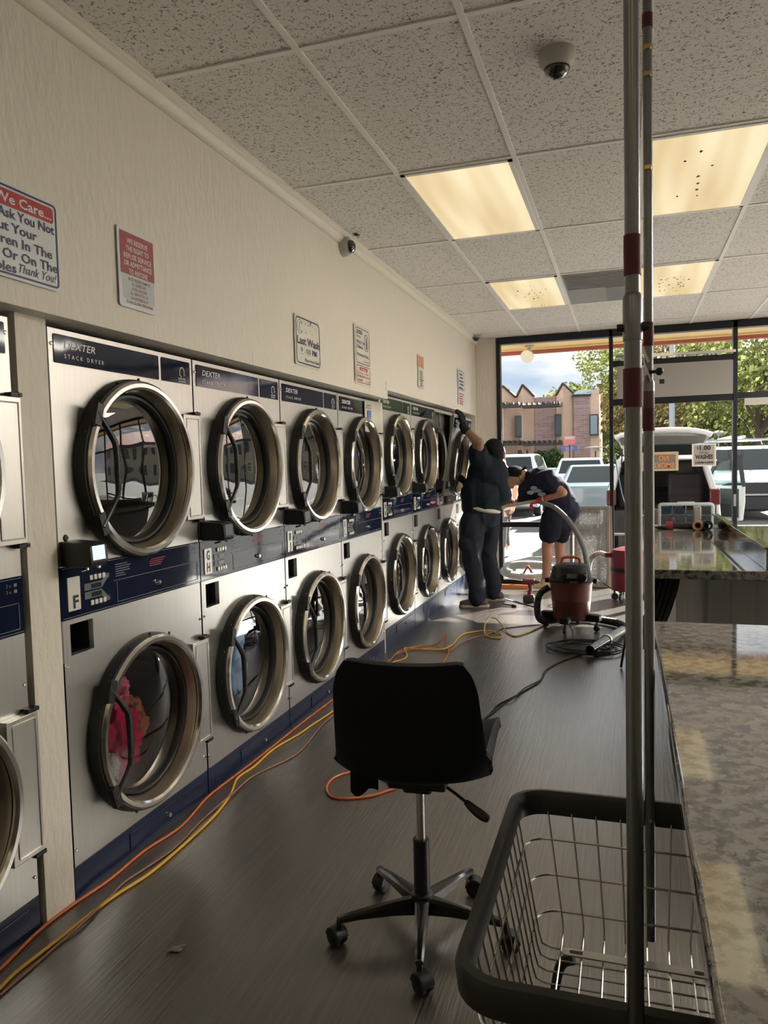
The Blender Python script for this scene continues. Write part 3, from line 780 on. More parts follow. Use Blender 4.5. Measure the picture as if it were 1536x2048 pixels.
s, f, w, h = wall_sign('wall_sign', 'white notice with dark lettering on the wall nearest the window pillar', a.y, b_.y, mid + .004, a.z, .006, signw)
o = MB(); outline(o, .012, w - .012, .01, h - .01, .01, .008, f); bars(o, f, .04, w - .04, .02, h - .02, 5, 5); o.build('dark_print', navyp, s)
s, f, w, h = wall_sign('wall_sign', 'red lettered notice hung directly below the notice nearest the window', a.y, b_.y, b_.z, mid - .004, .006, signw)
o = MB(); bars(o, f, .03, w - .03, .01, h - .01, 5, 7); o.build('red_print', redp, s)
# paper notice bent across the fourth dryer's header
a = at(0, .04, 738, 803); b_ = at(0, .04, 755, 862)
o = MB(); nx = 10; y0, y1, z0, z1 = a.y - .02, a.y + .30, b_.z - .01, a.z + .01
vs = [(.012 + .03 * (i / nx) ** 3, y0 + (y1 - y0) * i / nx, z) for i in range(nx + 1) for z in (z0, z1)]
o.add(vs, [(2 * i, 2 * i + 2, 2 * i + 3, 2 * i + 1) for i in range(nx)])
s = tag(o.build('paper_notice', paperw), 'beige paper notice with a blue square taped over a dryer corner', 'notice'); md = s.modifiers.new('thick', 'SOLIDIFY'); md.thickness = .0012
f = ((.0135, y0, z0), (0, 1, 0), (0, 0, 1)); hh = z1 - z0
o = MB(); fill(o, .05, .13, hh * .42, hh * .70, .004, f, 0, .004); o.build('blue_square', mat('blue_square', (.10, .20, .36), .6), s)
o = MB(); bars(o, f, .03, .19, hh * .75, hh * .92, 2, 9); o.build('small_print', mat('grey_brown_print', (.25, .22, .18), .6), s)

# ================================================================== SIGNS ON THE FRONT WINDOW
def win_frame(px0, py0, px1, py1):
    a = at(1, YW - .01, px0, py0); b_ = at(1, YW - .01, px1, py1)
    return a.x, b_.x, b_.z, a.z
x0, x1, z0, z1 = win_frame(1384, 888, 1432, 932)
f = ((x0, YW - .012, z0), (1, 0, 0), (0, 0, 1)); w, h = x1 - x0, z1 - z0
o = MB(); o.prism(rrect(0, w, 0, h, .004), f, 0, .002); s = tag(o.build('window_sign', mat('sign_edge', (.80, .80, .78), .5)), 'white window sign reading $1.00 OFF ALL WASHES', 'sign')
f = ((x0, YW - .014, z0), (1, 0, 0), (0, 0, 1))
o = MB(); fill(o, .015, w - .015, .012, h - .014, .002, f, 0, .001); o.build('sign_field', mat('backlit_paper', (.44, .40, .37), .7), s)
f2 = ((x0, YW - .0155, z0), (1, 0, 0), (0, 0, 1))
o = MB(); text(o, '$', f2, w * .24, h * .76, h * .12, bold=.01); text(o, '1.00', f2, w * .55, h * .72, h * .19, w * .46, bold=.04); text(o, 'OFF ALL', f2, w * .50, h * .56, h * .09, w * .40, bold=.02)
text(o, 'WASHES', f2, w * .50, h * .33, h * .18, w * .74, bold=.04); text(o, '2:00PM-9:00PM', f2, w * .50, h * .12, h * .09, w * .76, bold=.04); o.build('lettering', blackp, s)
x0, x1, z0, z1 = win_frame(1283, 905, 1357, 941); w, h = x1 - x0, z1 - z0
f = ((x0, YW - .012, z0), (1, 0, 0), (0, 0, 1)); o = MB(); o.prism(rrect(0, w, 0, h, .004), f, 0, .002)
s = tag(o.build('window_sign', mat('buff_board', (.60, .48, .30), .6)), 'orange lettered No Smoking sign seen from its back on the window', 'sign')
f = ((x0, YW - .014, z0), (1, 0, 0), (0, 0, 1)); o = MB(); fill(o, .02, w - .03, .02, h - .03, .002, f, 0, .001); o.build('sign_field', mat('brown_board', (.24, .20, .17), .7), s)
f2 = ((x0, YW - .0155, z0), (1, 0, 0), (0, 0, 1)); o = MB()
text(o, 'NO', f2, w * .60, h * .53, h * .28, w * .27, bold=.02, mirror=True); text(o, 'SMOKING', f2, w * .49, h * .15, h * .28, w * .80, bold=.02, mirror=True); o.build('lettering', mat('orange_letters', (.85, .30, .10), .5), s)
f = ((0, YW + .003, 0), (-1, 0, 0), (0, 0, 1)); p = at(1, YW, 1517, 735)
o = MB(); text(o, 'B-1', ((p.x - .05, YW - .001, p.z - .08), (1, 0, 0), (0, 0, 1)), -.05, 0, .15, .30, 'L', bold=.02, mirror=False)
tag(o.build('window_lettering', glass_mat('etched_white', (.8, .83, .83), 1.05)), 'white B-1 unit number on the upper right window pane', 'lettering')

# ================================================================== COUNTERS
gm = bpy.data.materials.new('speckled_granite'); gm.use_nodes = True; t = gm.node_tree; b = t.nodes['Principled BSDF']
tc = N(t, 'ShaderNodeTexCoord'); n1 = N(t, 'ShaderNodeTexNoise'); n1.inputs['Scale'].default_value = 36; n1.inputs['Detail'].default_value = 6; n1.inputs['Roughness'].default_value = .65
rp = N(t, 'ShaderNodeValToRGB'); rp.color_ramp.elements[0].position = .40; rp.color_ramp.elements[0].color = (.018, .017, .015, 1); rp.color_ramp.elements[1].position = .54; rp.color_ramp.elements[1].color = (.23, .215, .185, 1)
t.links.new(tc.outputs['Object'], n1.inputs['Vector']); t.links.new(n1.outputs['Fac'], rp.inputs[0]); t.links.new(rp.outputs[0], b.inputs['Base Color'])
b.inputs['Roughness'].default_value = .05; b.inputs['Specular IOR Level'].default_value = 1.0; b.inputs['IOR'].default_value = 1.8
lam = mat('grey_laminate', (.27, .265, .26), .45, noise_=((60, 60, 2), .35, (.33, .325, .315)))
steelp = mat('pedestal_steel', (.66, .65, .66), .4, .35, noise_=((140, 140, 1), .4, (.42, .42, .42)), bump=((2, 2, 3), .2, .03))
CE, CH = 1.868, .92
r = thing('folding_counter', 'near speckled granite folding counter beside the camera, right edge of the photo', 'counter', (2.6, .9, 0))
o = MB(); o.box(CE - 2.6, 1.3, -2.2, 2.585 - .9, CH - .045, CH); o.build('countertop', gm, r, bevel=.008)
o = MB(); o.box(-.25, 1.1, -2.0, 1.3, 0, CH - .045); o.build('base', lam, r)
r = thing('folding_counter', 'far speckled granite counter with tools on it, in front of the window', 'counter', (2.8, 5.0, 0))
o = MB(); o.box(CE + .01 - 2.8, 1.2, 3.80 - 5, 6.30 - 5, CH - .045, CH); o.build('countertop', gm, r, bevel=.005)
o = MB(); o.box(2.185 - 2.8, 1.1, 4.22 - 5, 6.0 - 5, 0, CH - .045)
for k in range(9): o.box(2.3 - 2.8 + k * .12, 2.304 - 2.8 + k * .12, 4.217 - 5, 4.22 - 5, .02, CH - .05)
o.build('base', lam, r)
o = MB(); o.box(2.035 - 2.8, 2.185 - 2.8, 4.30 - 5, 6.0 - 5, 0, CH - .045); p = o.build('pedestal', steelp, r); p['label'] = 'brushed steel side pedestal'
o = MB()
y0, y1, xr = 3.815, 6.05, 2.395
o.box(xr - 2.8, xr + .012 - 2.8, y0 - 5, y1 - 5, CH, CH + .105); o.box(xr - .01 - 2.8, xr + .03 - 2.8, y0 - 5, y1 - 5, CH + .098, CH + .112)
o.box(xr + .012 - 2.8, xr + .04 - 2.8, y1 - .02 - 5, y1 - 5, CH, CH + .105)
p = o.build('splash_rail', mat('rail_steel', (.55, .55, .54), .08, 1.0), r, bevel=.002)

# ================================================================== OFFICE CHAIR
fabric = mat('chair_black_vinyl', (.006, .007, .010), .6, spec=.25, bump=((120, 120, 120), .12, .002))
r = thing('swivel_chair', 'black armless swivel chair on castors in the aisle', 'chair', (1.180, 2.177, 0), math.radians(4))
# shell: profile runs from front lip of the seat to the top of the back
prof = [(.235, .530), (.225, .562), (.17, .574), (.08, .566), (-.02, .540), (-.10, .524), (-.150, .534), (-.180, .58), (-.192, .68), (-.202, .76), (-.210, .84), (-.214, .893)]
pp = smooth_path([Vector((0, a, b_)) for a, b_ in prof], 4); k = len(pp)
def half_w(s_):
    return .232 - .032 * max(0, (s_ - .52)) / .48 - .022 * max(0, .12 - s_) / .12
o = MB(); nu = 18; vs = []
for i, p in enumerate(pp):
    s_ = i / (k - 1); hw = half_w(s_)
    cup = .060 * math.exp(-((s_ - .48) / .26) ** 2) + .012
    crn = 1.0
    for j in range(nu + 1):
        u = -1 + 2 * j / nu
        e = abs(u) ** 3
        ry = p.y + cup * e * (1.0 if s_ > .5 else .2); rz_ = p.z + cup * e * (.2 if s_ > .55 else 1.0)
        top = (.014 * abs(u) ** 2 - .034 * abs(u) ** 14) * max(0, (s_ - .85) / .15)
        nar = hw * u * (1 - .06 * max(0, (s_ - .88) / .12) * abs(u) ** 4)
        vs.append((nar, ry, rz_ + top))
o.add(vs, [(i * (nu + 1) + j, i * (nu + 1) + j + 1, (i + 1) * (nu + 1) + j + 1, (i + 1) * (nu + 1) + j) for i in range(k - 1) for j in range(nu)])
sh = o.build('seat_shell', fabric, r, sharp=None); md = sh.modifiers.new('thick', 'SOLIDIFY'); md.thickness = .030; md.offset = -1; bv = sh.modifiers.new('edge', 'BEVEL'); bv.width = .010; bv.segments = 3; bv.limit_method = 'ANGLE'
o = MB(); o.obox((0, .04, .492), (.18, .20, .04)); o.obox((0, .0, .472), (.09, .10, .03)); o.build('tilt_mechanism', blackpl, r, bevel=.01)
rn = random.Random(1); o = MB(); vs = []
for i in range(7): vs += [(-.180 + .014 * i, -.13, .585 - .008 * i), (-.180 + .014 * i, -.135, .495 - rn.uniform(0, .02) + (.02 if i > 3 else 0))]
o.add(vs, [(2 * i, 2 * i + 2, 2 * i + 3, 2 * i + 1) for i in range(6)]); p = o.build('torn_lining', fabric, r); md = p.modifiers.new('thick', 'SOLIDIFY'); md.thickness = .003; p['label'] = 'torn flap of black lining hanging under the seat'
o = MB(); o.tube([(.05, .0, .490), (.12, -.05, .470), (.155, -.07, .455)], .005, 8); o.tube(smooth_path([(.150, -.066, .457), (.18, -.08, .440), (.21, -.095, .428), (.222, -.10, .424)], 4), [.008, .010, .012, .013, .014, .015, .015, .015, .014, .013, .011, .009, .006][:13], 8); o.build('height_lever', blackpl, r)
o = MB(); o.lathe([(.014, .28), (.014, .475)], n=16); o.build('gas_lift', steel_low, r)
o = MB(); o.lathe([(.0001, .300), (.017, .300), (.025, .298), (.025, .13), (.034, .125), (.036, .10), (.036, .075), (.026, .06), (.0001, .058)], n=24); o.build('column', blackpl, r)
for ang in (-149, -77, -5, 67, 139):
    a = math.radians(ang - 4); c, s_ = math.cos(a), math.sin(a)
    o = MB(); vs = []
    for t_, hw, zt, zb in ((.02, .022, .118, .070), (.10, .019, .112, .078), (.20, .015, .101, .080), (.262, .012, .092, .076), (.268, .010, .088, .078)):
        for sy, z in ((-1, zb), (1, zb), (1, zt - .006), (.5, zt), (-.5, zt), (-1, zt - .006)): vs.append((c * t_ - s_ * hw * sy, s_ * t_ + c * hw * sy, z))
    o.add(vs, [(i * 6 + j, i * 6 + (j + 1) % 6, (i + 1) * 6 + (j + 1) % 6, (i + 1) * 6 + j) for i in range(4) for j in range(6)] + [tuple(range(5, -1, -1)), tuple(range(24, 30))])
    o.build('base_arm', mat('arm_black', (.012, .012, .012), .22), r) if 'arm_black' not in MATS else o.build('base_arm', MATS['arm_black'], r)
    cx, cy = c * .262, s_ * .262; ra = a + random.Random(ang).uniform(-1.2, 1.2); dx, dy = math.cos(ra), math.sin(ra)
    o = MB(); o.lathe([(.009, .085), (.009, .05)], (cx, cy, 0), n=10)
    hp = []
    for j in range(9):
        t_ = PI * j / 8; hp.append((.031 * math.cos(t_), .031 * math.sin(t_)))
    fr = ((cx + dx * .012 - (-dy) * .022, cy + dy * .012 - dx * .022, .029), (dx, dy, 0), (0, 0, 1))
    o.prism([(p, q) for p, q in hp], fr, -.044, 0); ct = o.build('caster', blackpl, r, bevel=.003)
    for sg in (-1, 1):
        o = MB(); o.lathe([(.0001, -.009), (.020, -.009), (.027, -.006), (.027, .006), (.020, .009), (.0001, .009)], (cx + dx * .012 + (-dy) * sg * .013, cy + dy * .012 + dx * sg * .013, .027), (-dy, dx, 0), 18); o.build('wheel', rubber, ct)

# ================================================================== LAUNDRY CART WITH TWO UPRIGHTS
wire = mat('cart_wire', (.55, .54, .52), .22, 1.0); bumper = mat('cart_bumper_grey', (.032, .032, .033), .42); redtape = mat('maroon_tape', (.10, .012, .028), .55)
polem = mat('pole_steel', (.24, .245, .26), .34, 1.0)
r = thing('laundry_cart', 'chrome wire laundry cart with grey bumper rim at the lower right', 'cart', (1.83, 1.585, 0))
X0, X1, Y0c, Y1c, ZR, ZB = -.312, .312, -.375, .375, .555, .235
def rr3(x0, x1, y0, y1, rad, z, n=6):
    return [Vector((a, b_, z)) for a, b_ in rrect(x0, x1, y0, y1, rad, n)]
def lerp_rect(t_, rad=.06):
    k = .055 * t_
    return (X0 + k, X1 - k, Y0c + k, Y1c - k, rad)
o = MB(); rim = rr3(X0, X1, Y0c, Y1c, .07, 0, 8); n = len(rim)
cs = [(.020, .028), (.026, .010), (.022, -.030), (.014, -.034), (-.004, -.030), (-.006, .020), (.004, .031)]
vs = []
for i, p in enumerate(rim):
    d = (rim[(i + 1) % n] - rim[i - 1]).normalized(); out_ = Vector((d.y, -d.x, 0))
    for a, h in cs: vs.append(p + out_ * a + Vector((0, 0, ZR + h)))
kk_ = len(cs)
o.add(vs, [(i * kk_ + j, ((i + 1) % n) * kk_ + j, ((i + 1) % n) * kk_ + (j + 1) % kk_, i * kk_ + (j + 1) % kk_) for i in range(n) for j in range(kk_)])
o.build('bumper_rim', bumper, r, sharp=50)
for lv, t_ in enumerate((.28, .55, .82)):
    o = MB(); x0, x1, y0, y1, rad = lerp_rect(t_); o.tube(rr3(x0, x1, y0, y1, rad, ZR + (ZB - ZR) * t_), .0032, 8, closed=True); o.build('hoop_wire', wire, r)
x0, x1, y0, y1, rad = lerp_rect(1.0)
for k in range(9):
    x = x0 + .055 + (x1 - x0 - .11) * k / 8; xt = X0 + .07 + (X1 - X0 - .14) * k / 8
    o = MB(); pts = [V(xt, Y1c - .002, ZR - .02), V(x, y1, ZB + .03), V(x, y1 - .008, ZB + .008), V(x, y1 - .03, ZB), V(x, y0 + .03, ZB), V(x, y0 + .008, ZB + .008), V(x, y0, ZB + .03), V(xt, Y0c + .002, ZR - .02)]
    o.tube(pts, .0025, 6); o.build('basket_wire', wire, r)
for k in range(13):
    y = y0 + .05 + (y1 - y0 - .10) * k / 12; yt = Y0c + .07 + (Y1c - Y0c - .14) * k / 12
    o = MB(); pts = [V(X0 + .002, yt, ZR - .02), V(x0, y, ZB + .03), V(x0 + .008, y, ZB + .003), V(x0 + .03, y, ZB - .005), V(x1 - .03, y, ZB - .005), V(x1 - .008, y, ZB + .003), V(x1, y, ZB + .03), V(X1 - .002, yt, ZR - .02)]
    o.tube(pts, .0025, 6); o.build('basket_wire', wire, r)
o = MB(); o.prism(rrect(-.20, .27, .235, .262, .012), ((0, 0, ZB + .003), (1, 0, 0), (0, 1, 0)), 0, .004); p = o.build('bottom_strap', mat('strap_steel', (.5, .49, .46), .35, 1.0), r)
o = MB()
for x in (-.165, -.02, .12, .2): o.prism(rrect(x - .016, x + .016, .243, .255, .005), ((0, 0, ZB + .0071), (1, 0, 0), (0, 1, 0)), 0, .0005)
o.build('strap_slot', rubber, p)
cartleg = mat('cart_leg', (.06, .055, .05), .4, .6)
o = MB()
for sx_ in (-1, 1):
    o.tube(smooth_path([(sx_ * .17, .25, ZB - .012), (sx_ * .20, .25, ZB - .03), (sx_ * .215, .24, ZB - .09), (sx_ * .215, .20, .13), (sx_ * .215, -.20, .13), (sx_ * .215, -.24, ZB - .09), (sx_ * .20, -.25, ZB - .03), (sx_ * .17, -.25, ZB - .012)], 5), .013, 10)
    p = o.build('leg_frame', cartleg, r); o = MB()
for sx_ in (-1, 1):
    for sy in (-1, 1):
        o = MB(); o.obox((sx_ * .215, sy * .19, .105), (.03, .04, .045)); c_ = o.build('caster', polem, r, bevel=.004)
        o = MB(); o.lathe([(.0001, -.012), (.036, -.012), (.042, -.006), (.042, .006), (.036, .012), (.0001, .012)], (sx_ * .215, sy * .19, .045), (1, 0, 0), 18); o.build('wheel', bumper, c_)
# uprights: telescoping tubes, near one and far one
def upright(name, x, y, z0, tapes, collar_z, top, r0, r1, px):
    o = MB(); o.lathe([(r0, z0), (r0, collar_z)], (x, y, 0), n=20); o.lathe([(r1, collar_z - .02), (r1, top)], (x, y, 0), n=20)
    p = o.build('upright', polem, r)
    o = MB(); o.lathe([(r0 + .0015, collar_z - .05), (r0 + .0015, collar_z + .012), (r1, collar_z + .018)], (x, y, 0), n=20); o.build('collar', polem, p)
    for a, b_ in tapes:
        rr_ = r0 if a < collar_z else r1
        o = MB(); o.ring([(rr_, a), (rr_ + .0016, a), (rr_ + .0016, b_), (rr_, b_)], (x, y, 0), n=20); o.build('tape_band', redtape, p)
    return p
def zof(Y, py, px): return at(1, Y, px, py).z
yn, yf = Y0c + 1.585 - .040, Y1c + 1.585 - .012
ztn = [(zof(yn, 551, 1263), zof(yn, 471, 1263)), (zof(yn, 815, 1262), zof(yn, 738, 1262))]
p = upright('near', at(1, yn, 1267, 1000).x - 1.83, yn - 1.585, .10, ztn, zof(yn, 612, 1262), 2.30, .0125, .0108, 0)
xx = at(1, yn, 1267, 1000).x - 1.83; zk = zof(yn, 655, 1262)
o = MB(); o.lathe([(.0001, -.022), (.006, -.022), (.006, -.012), (.004, -.012), (.004, .012), (.007, .012), (.007, .022), (.0001, .022)], (xx, yn - 1.585, zk), (1, 0, 0), 12); o.build('thumb_screw', blackpl, p)
xf = at(1, yf, 1298, 1000).x - 1.83
ztf = [(zof(yf, 692, 1301), zof(yf, 645, 1301)), (zof(yf, 862, 1298), zof(yf, 783, 1298)), (zof(yf, 55, 1302), zof(yf, 27, 1302))]
p = upright('far', xf, yf - 1.585, .235, ztf, zof(yf, 775, 1298), 2.62, .0125, .0108, 0)
zk = zof(yf, 742, 1298)
o = MB(); o.beam((xf - .026, yf - 1.610, zk + .062), (xf + .006, yf - 1.610, zk - .030), .010, .004); o.beam((xf - .022, yf - 1.606, zk + .070), (xf + .0, yf - 1.606, zk + .018), .012, .006)
o.lathe([(.0001, -.01), (.011, -.01), (.011, .006), (.0001, .006)], (xf - .013, yf - 1.607, zk - .005), (0, 1, 0), 14); o.build('clamp_lever', mat('clamp_alu', (.75, .77, .78), .25, 1.0), p)
o = MB(); o.sphere((xf + .024, yf - 1.60, zk - .004), .010, 10); o.tube([(xf, yf - 1.597, zk - .004), (xf + .024, yf - 1.60, zk - .004)], .004, 8); o.build('clamp_knob', blackpl, p)
for py in (96, 150, 337):
    z = zof(yf, py, 1301); o = MB(); o.obox((xf, yf - 1.585 - .010, z), (.016, .008, .012)); o.build('snap_button', mat('brass_%d' % py, (.7, .52, .2), .25, 1.0), p, bevel=.002)
o = MB(); o.tube(smooth_path([(xx, yn - 1.585, 2.28), (xx, yn - 1.585 + .03, 2.34), (xf, yf - 1.585 - .06, 2.56), (xf, yf - 1.585, 2.60)], 6), .0108, 12); o.build('hanging_bar', polem, r)
for zz in (ZR - .005, ZB + .045):
    o = MB(); o.lathe([(.0001, .004), (.005, .004), (.006, 0)], (xf, yf - 1.585 - .013, zz), (0, -1, 0), 10); o.build('bolt', chrome, r)

# ================================================================== CORDS ON THE FLOOR
def cord(name, label, pts, col, rad, cat='cord', rough=.45, group=None, z=None, close=False):
    P = []
    for q in pts:
        zz = q[2] if len(q) > 2 else rad + .0005
        P.append(at(2, zz, q[0], q[1]))
    o = MB(); o.tube(smooth_path(P, 5, close), rad, 8, closed=close)
    return tag(o.build(name, mat('cord_' + label.split()[0] + str(len(MATS)), col, rough)), label, cat, group)
L = .012
cord('extension_cord', 'orange extension cord running along the dryer bases, closest to them', [(-60, 1985), (0, 1938), (78, 1861), (150, 1806), (219, 1759), (289, 1701), (363, 1652), (414, 1595), (469, 1552), (520, 1513), (566, 1476), (612, 1439), (651, 1410), (690, 1380), (735, 1350), (761, 1334), (779, 1320), (793, 1306), (809, 1299), (837, 1292), (867, 1290), (880, 1284, .04), (892, 1268, .10), (891, 1280, .05), (892, 1292), (896, 1298), (897, 1306), (889, 1321), (875, 1339), (850, 1375), (810, 1430), (760, 1500), (752, 1545), (792, 1572), (770, 1583), (740, 1592), (700, 1597), (668, 1595), (654, 1583), (656, 1567), (672, 1553), (705, 1543), (750, 1538)], (.62, .17, .06), .0052)
cord('extension_cord', 'yellow extension cord on the floor, the thickest of the three by the dryers', [(-40, 2020), (0, 1976), (29, 1947), (78, 1908), (129, 1869), (164, 1841), (230, 1791), (297, 1748), (363, 1693), (430, 1630), (461, 1588), (475, 1556), (508, 1533), (547, 1498), (598, 1468), (625, 1449), (659, 1427), (700, 1395), (740, 1357), (766, 1336), (785, 1325), (807, 1318), (814, 1310), (808, 1298, L), (818, 1296, L), (853, 1299, L), (886, 1298, L), (900, 1292), (910, 1284), (916, 1276), (930, 1267), (952, 1263), (969, 1261, L), (990, 1264, L), (1003, 1270), (998, 1277), (979, 1274), (969, 1265, .02), (971, 1246, .05), (979, 1236, .06), (993, 1238, .05), (1006, 1254, .02), (1017, 1267), (1031, 1272), (1053, 1266), (1072, 1258), (1090, 1250)], (.68, .40, .055), .0058)
cord('extension_cord', 'thin brown cord twisting around the yellow cord by the dryers', [(0, 1990), (59, 1939), (117, 1888), (168, 1843, L), (219, 1794), (250, 1763), (297, 1732), (352, 1693), (406, 1638), (461, 1590, L), (500, 1556), (535, 1537), (570, 1521), (602, 1500), (646, 1448), (678, 1424), (710, 1400), (750, 1350), (779, 1322, L), (793, 1308, L), (830, 1297, L), (870, 1293, L), (897, 1303), (919, 1288), (946, 1276), (973, 1269, L), (1001, 1258), (1028, 1254), (1055, 1251), (1088, 1248)], (.30, .16, .11), .0042)
cord('black_cable', 'black twin cord crossing the aisle from the chair to the cord pile', [(930, 1475), (961, 1445), (984, 1423), (995, 1410), (1023, 1396), (1058, 1376), (1080, 1362), (1091, 1341), (1120, 1324), (1150, 1313), (1172, 1306)], (.035, .025, .022), .005)
cord('black_cable', 'second black cord wound beside the twin cord in the aisle', [(926, 1480), (956, 1447), (988, 1424), (1005, 1409), (1025, 1398, L), (1050, 1376, L), (1082, 1359), (1094, 1339), (1124, 1321), (1160, 1310)], (.05, .035, .03), .0042)
# loose coil of black cord under the hose wand
c0 = at(2, .006, 1170, 1299); pts = []
rn = random.Random(3)
for k in range(120):
    a = k * .33; rr_ = .20 + .05 * math.sin(k * .21) + rn.uniform(-.006, .006)
    pts.append(c0 + Vector((rr_ * 1.15 * math.cos(a), rr_ * .9 * math.sin(a), .004 + .00022 * k + .006 * (k % 7 == 0))))
o = MB(); o.tube(smooth_path(pts, 3), .005, 6); tag(o.build('cord_coil', mat('coil_black', (.02, .02, .022), .35)), 'loose coil of black power cord under the vacuum wand', 'cord')
o = MB(); q = at(2, .012, 1213, 1305); o.obox(q, (.05, .03, .024), Matrix.Rotation(.4, 3, 'Z')); o.obox(q + V(-.07, -.03, 0), (.05, .028, .024), Matrix.Rotation(.9, 3, 'Z')); o.tube([q + V(-.045, -.02, 0), q + V(-.025, -.012, 0)], .007, 8)
tag(o.build('plug', blackpl, bevel=.004), 'black plug and socket lying on the cord coil', 'plug')
q = at(2, .004, 352, 1898); o = MB(); o.sphere(q, .018, 8, sc=(1.2, .7, .25)); o.tube([q + V(-.02, -.02, .002), q + V(.02, .02, .004)], .004, 6); tag(o.build('debris_scrap', mat('scrap', (.28, .24, .20), .8)), 'small scrap of debris on the floor in the left foreground', 'scrap')

# ================================================================== SHOP VACUUM AND TOOLS
vred = mat('vacuum_red', (.13, .033, .027), .42); vdark = mat('vacuum_charcoal', (.006, .009, .012), .45, spec=.3); vor = mat('handle_orange', (.32, .075, .03), .45)
vx, vy = 1.325, 6.62
r = thing('shop_vacuum', 'brick red wet and dry vacuum with a black lid on castors', 'vacuum', (vx, vy, 0))
o = MB(); o.lathe([(.0001, .095), (.145, .095), (.152, .105), (.165, .25), (.168, .255), (.168, .265), (.167, .275), (.178, .40), (.190, .405), (.192, .42), (.184, .422)], n=48); o.build('drum', vred, r)
o = MB(); o.lathe([(.195, .415), (.198, .425), (.196, .440), (.175, .452), (.165, .50), (.150, .545), (.12, .565), (.0001, .572)], n=40, sy=.95); o.build('lid', vdark, r)
o = MB(); o.obox((.02, -.165, .475), (.15, .06, .06)); o.obox((.10, -.15, .48), (.08, .08, .08)); o.lathe([(.0001, .0), (.042, 0), (.042, .05), (.0001, .052)], (.10, -.16, .475), (0, -1, 0), 20); o.build('motor_cover', vdark, r, bevel=.012)
o = MB(); o.obox((.02, -.197, .485), (.085, .004, .032)); o.build('rating_label', key_m, r)
o = MB(); text(o, 'RIDGID', ((.04, -.1935, .428), (1, 0, 0), (0, 0, 1)), 0, 0, .014, .07, bold=.02); o.build('maker_lettering', mat('yellow_print', (.5, .36, .05), .5), r)
o = MB(); o.tube(smooth_path([(-.075, 0, .562), (-.072, 0, .605), (-.04, 0, .622), (.04, 0, .622), (.072, 0, .605), (.075, 0, .562)], 5), .013, 10); o.build('carry_handle', vor, r)
for sg in (-1, 1):
    o = MB(); o.obox((sg * .20, -.02, .425), (.035, .06, .04)); o.build('lid_latch', vdark, r, bevel=.008)
for a_ in (-100, -20, 80, 170):
    a = math.radians(a_); c, s_ = math.cos(a), math.sin(a)
    o = MB(); o.obox((c * .195, s_ * .195, .115), (.13, .075, .06), Matrix.Rotation(a, 3, 'Z')); f_ = o.build('foot', vdark, r, bevel=.012)
    o = MB(); o.lathe([(.0001, -.012), (.024, -.012), (.028, -.004), (.028, .004), (.024, .012), (.0001, .012)], (c * .225, s_ * .225, .0285), (-s_, c, 0), 14); o.lathe([(.008, .04), (.008, .09)], (c * .225, s_ * .225, 0), n=8); o.build('caster', rubber, f_)
def corrugate(o, pts, rad, n=12, pitch=.012, amp=.10, m=0):
    P = smooth_path(pts, 14); rs = []; d = 0; prev = P[0]; Q = [P[0]]
    L_ = 0; acc = [0]
    for a, b_ in zip(P, P[1:]): L_ += (b_ - a).length; acc.append(L_)
    k = max(8, int(L_ / (pitch / 2))); R2 = []; Q = []; j = 0
    for i in range(k + 1):
        s_ = L_ * i / k
        while j < len(P) - 2 and acc[j + 1] < s_: j += 1
        t_ = (s_ - acc[j]) / max(1e-6, acc[j + 1] - acc[j]); Q.append(P[j].lerp(P[j + 1], t_)); R2.append(rad * (1 + (amp if i % 2 else -amp)))
    o.tube(Q, R2, n, m=m)
hose_m = mat('grey_vacuum_hose', (.16, .16, .155), .45); hose_b = mat('black_vacuum_hose', (.02, .022, .025), .35); hose_w = mat('pale_ribbed_hose', (.50, .52, .50), .4); hose_p = mat('brownish_hose', (.30, .25, .24), .4)
# black hose from the drum port round the floor, ending in the wand that lies on the cord coil
o = MB(); corrugate(o, [V(vx - .185, vy - .01, .36), V(vx - .26, vy - .03, .30), V(vx - .285, vy - .05, .18), V(vx - .25, vy - .02, .07), V(vx - .10, vy + .23, .035), V(vx + .12, vy + .30, .035), V(vx + .36, vy + .16, .035), V(vx + .435, vy - .10, .05), V(vx + .42, vy - .22, .055)], .030, 12, .016)
h = tag(o.build('vacuum_hose', hose_b), 'black hose curving around the red vacuum to the floor wand', 'hose')
w0, w1 = V(vx + .42, vy - .22, .055), at(2, .06, 1180, 1300)
o = MB(); d = (w1 - w0); m1 = w0 + d * .50; o.tube([w0, m1], [.034, .036], 20); w_ = o.build('ribbed_cuff', mat('cuff_grey', (.22, .22, .21), .4), h)
o = MB(); o.tube([m1 - d * .02, m1 + d * .03], .041, 20); o.build('cuff_ring', plate_m, h)
o = MB(); k = d.normalized(); o.tube([m1, w1], [.036, .033], 20, caps=False); o.tube([w1, w1 - k * .12], [.0329, .030], 20, caps=False); o.build('wand_tube', mat('wand_black', (.012, .013, .015), .15), h)
q0 = V(vx + .0, vy - .165, .43)
o = MB(); o.tube(smooth_path([q0, V(vx + .0, vy - .20, .40), V(vx - .005, vy - .185, .25), V(vx - .03, vy - .19, .13), at(2, .01, 1145, 1262), at(2, .006, 1147, 1280), at(2, .006, 1158, 1288)], 5), .0042, 6); tag(o.build('black_cable', blackpl), 'black cord hanging down the front of the red vacuum', 'cord')
# long grey hose from the lid up to the bending man's gloves
kid_hand = at(1, 8.42, 1084, 1006)
o = MB(); corrugate(o, [V(vx + .14, vy + .06, .49), at(1, 6.80, 1173, 1118), at(1, 7.05, 1167, 1094), at(1, 7.4, 1153, 1064), at(1, 7.85, 1131, 1034), at(1, 8.2, 1106, 1013), kid_hand], .023, 12, .016)
tag(o.build('vacuum_hose', hose_m), 'grey hose arching from the red vacuum up to the red gloves', 'hose')
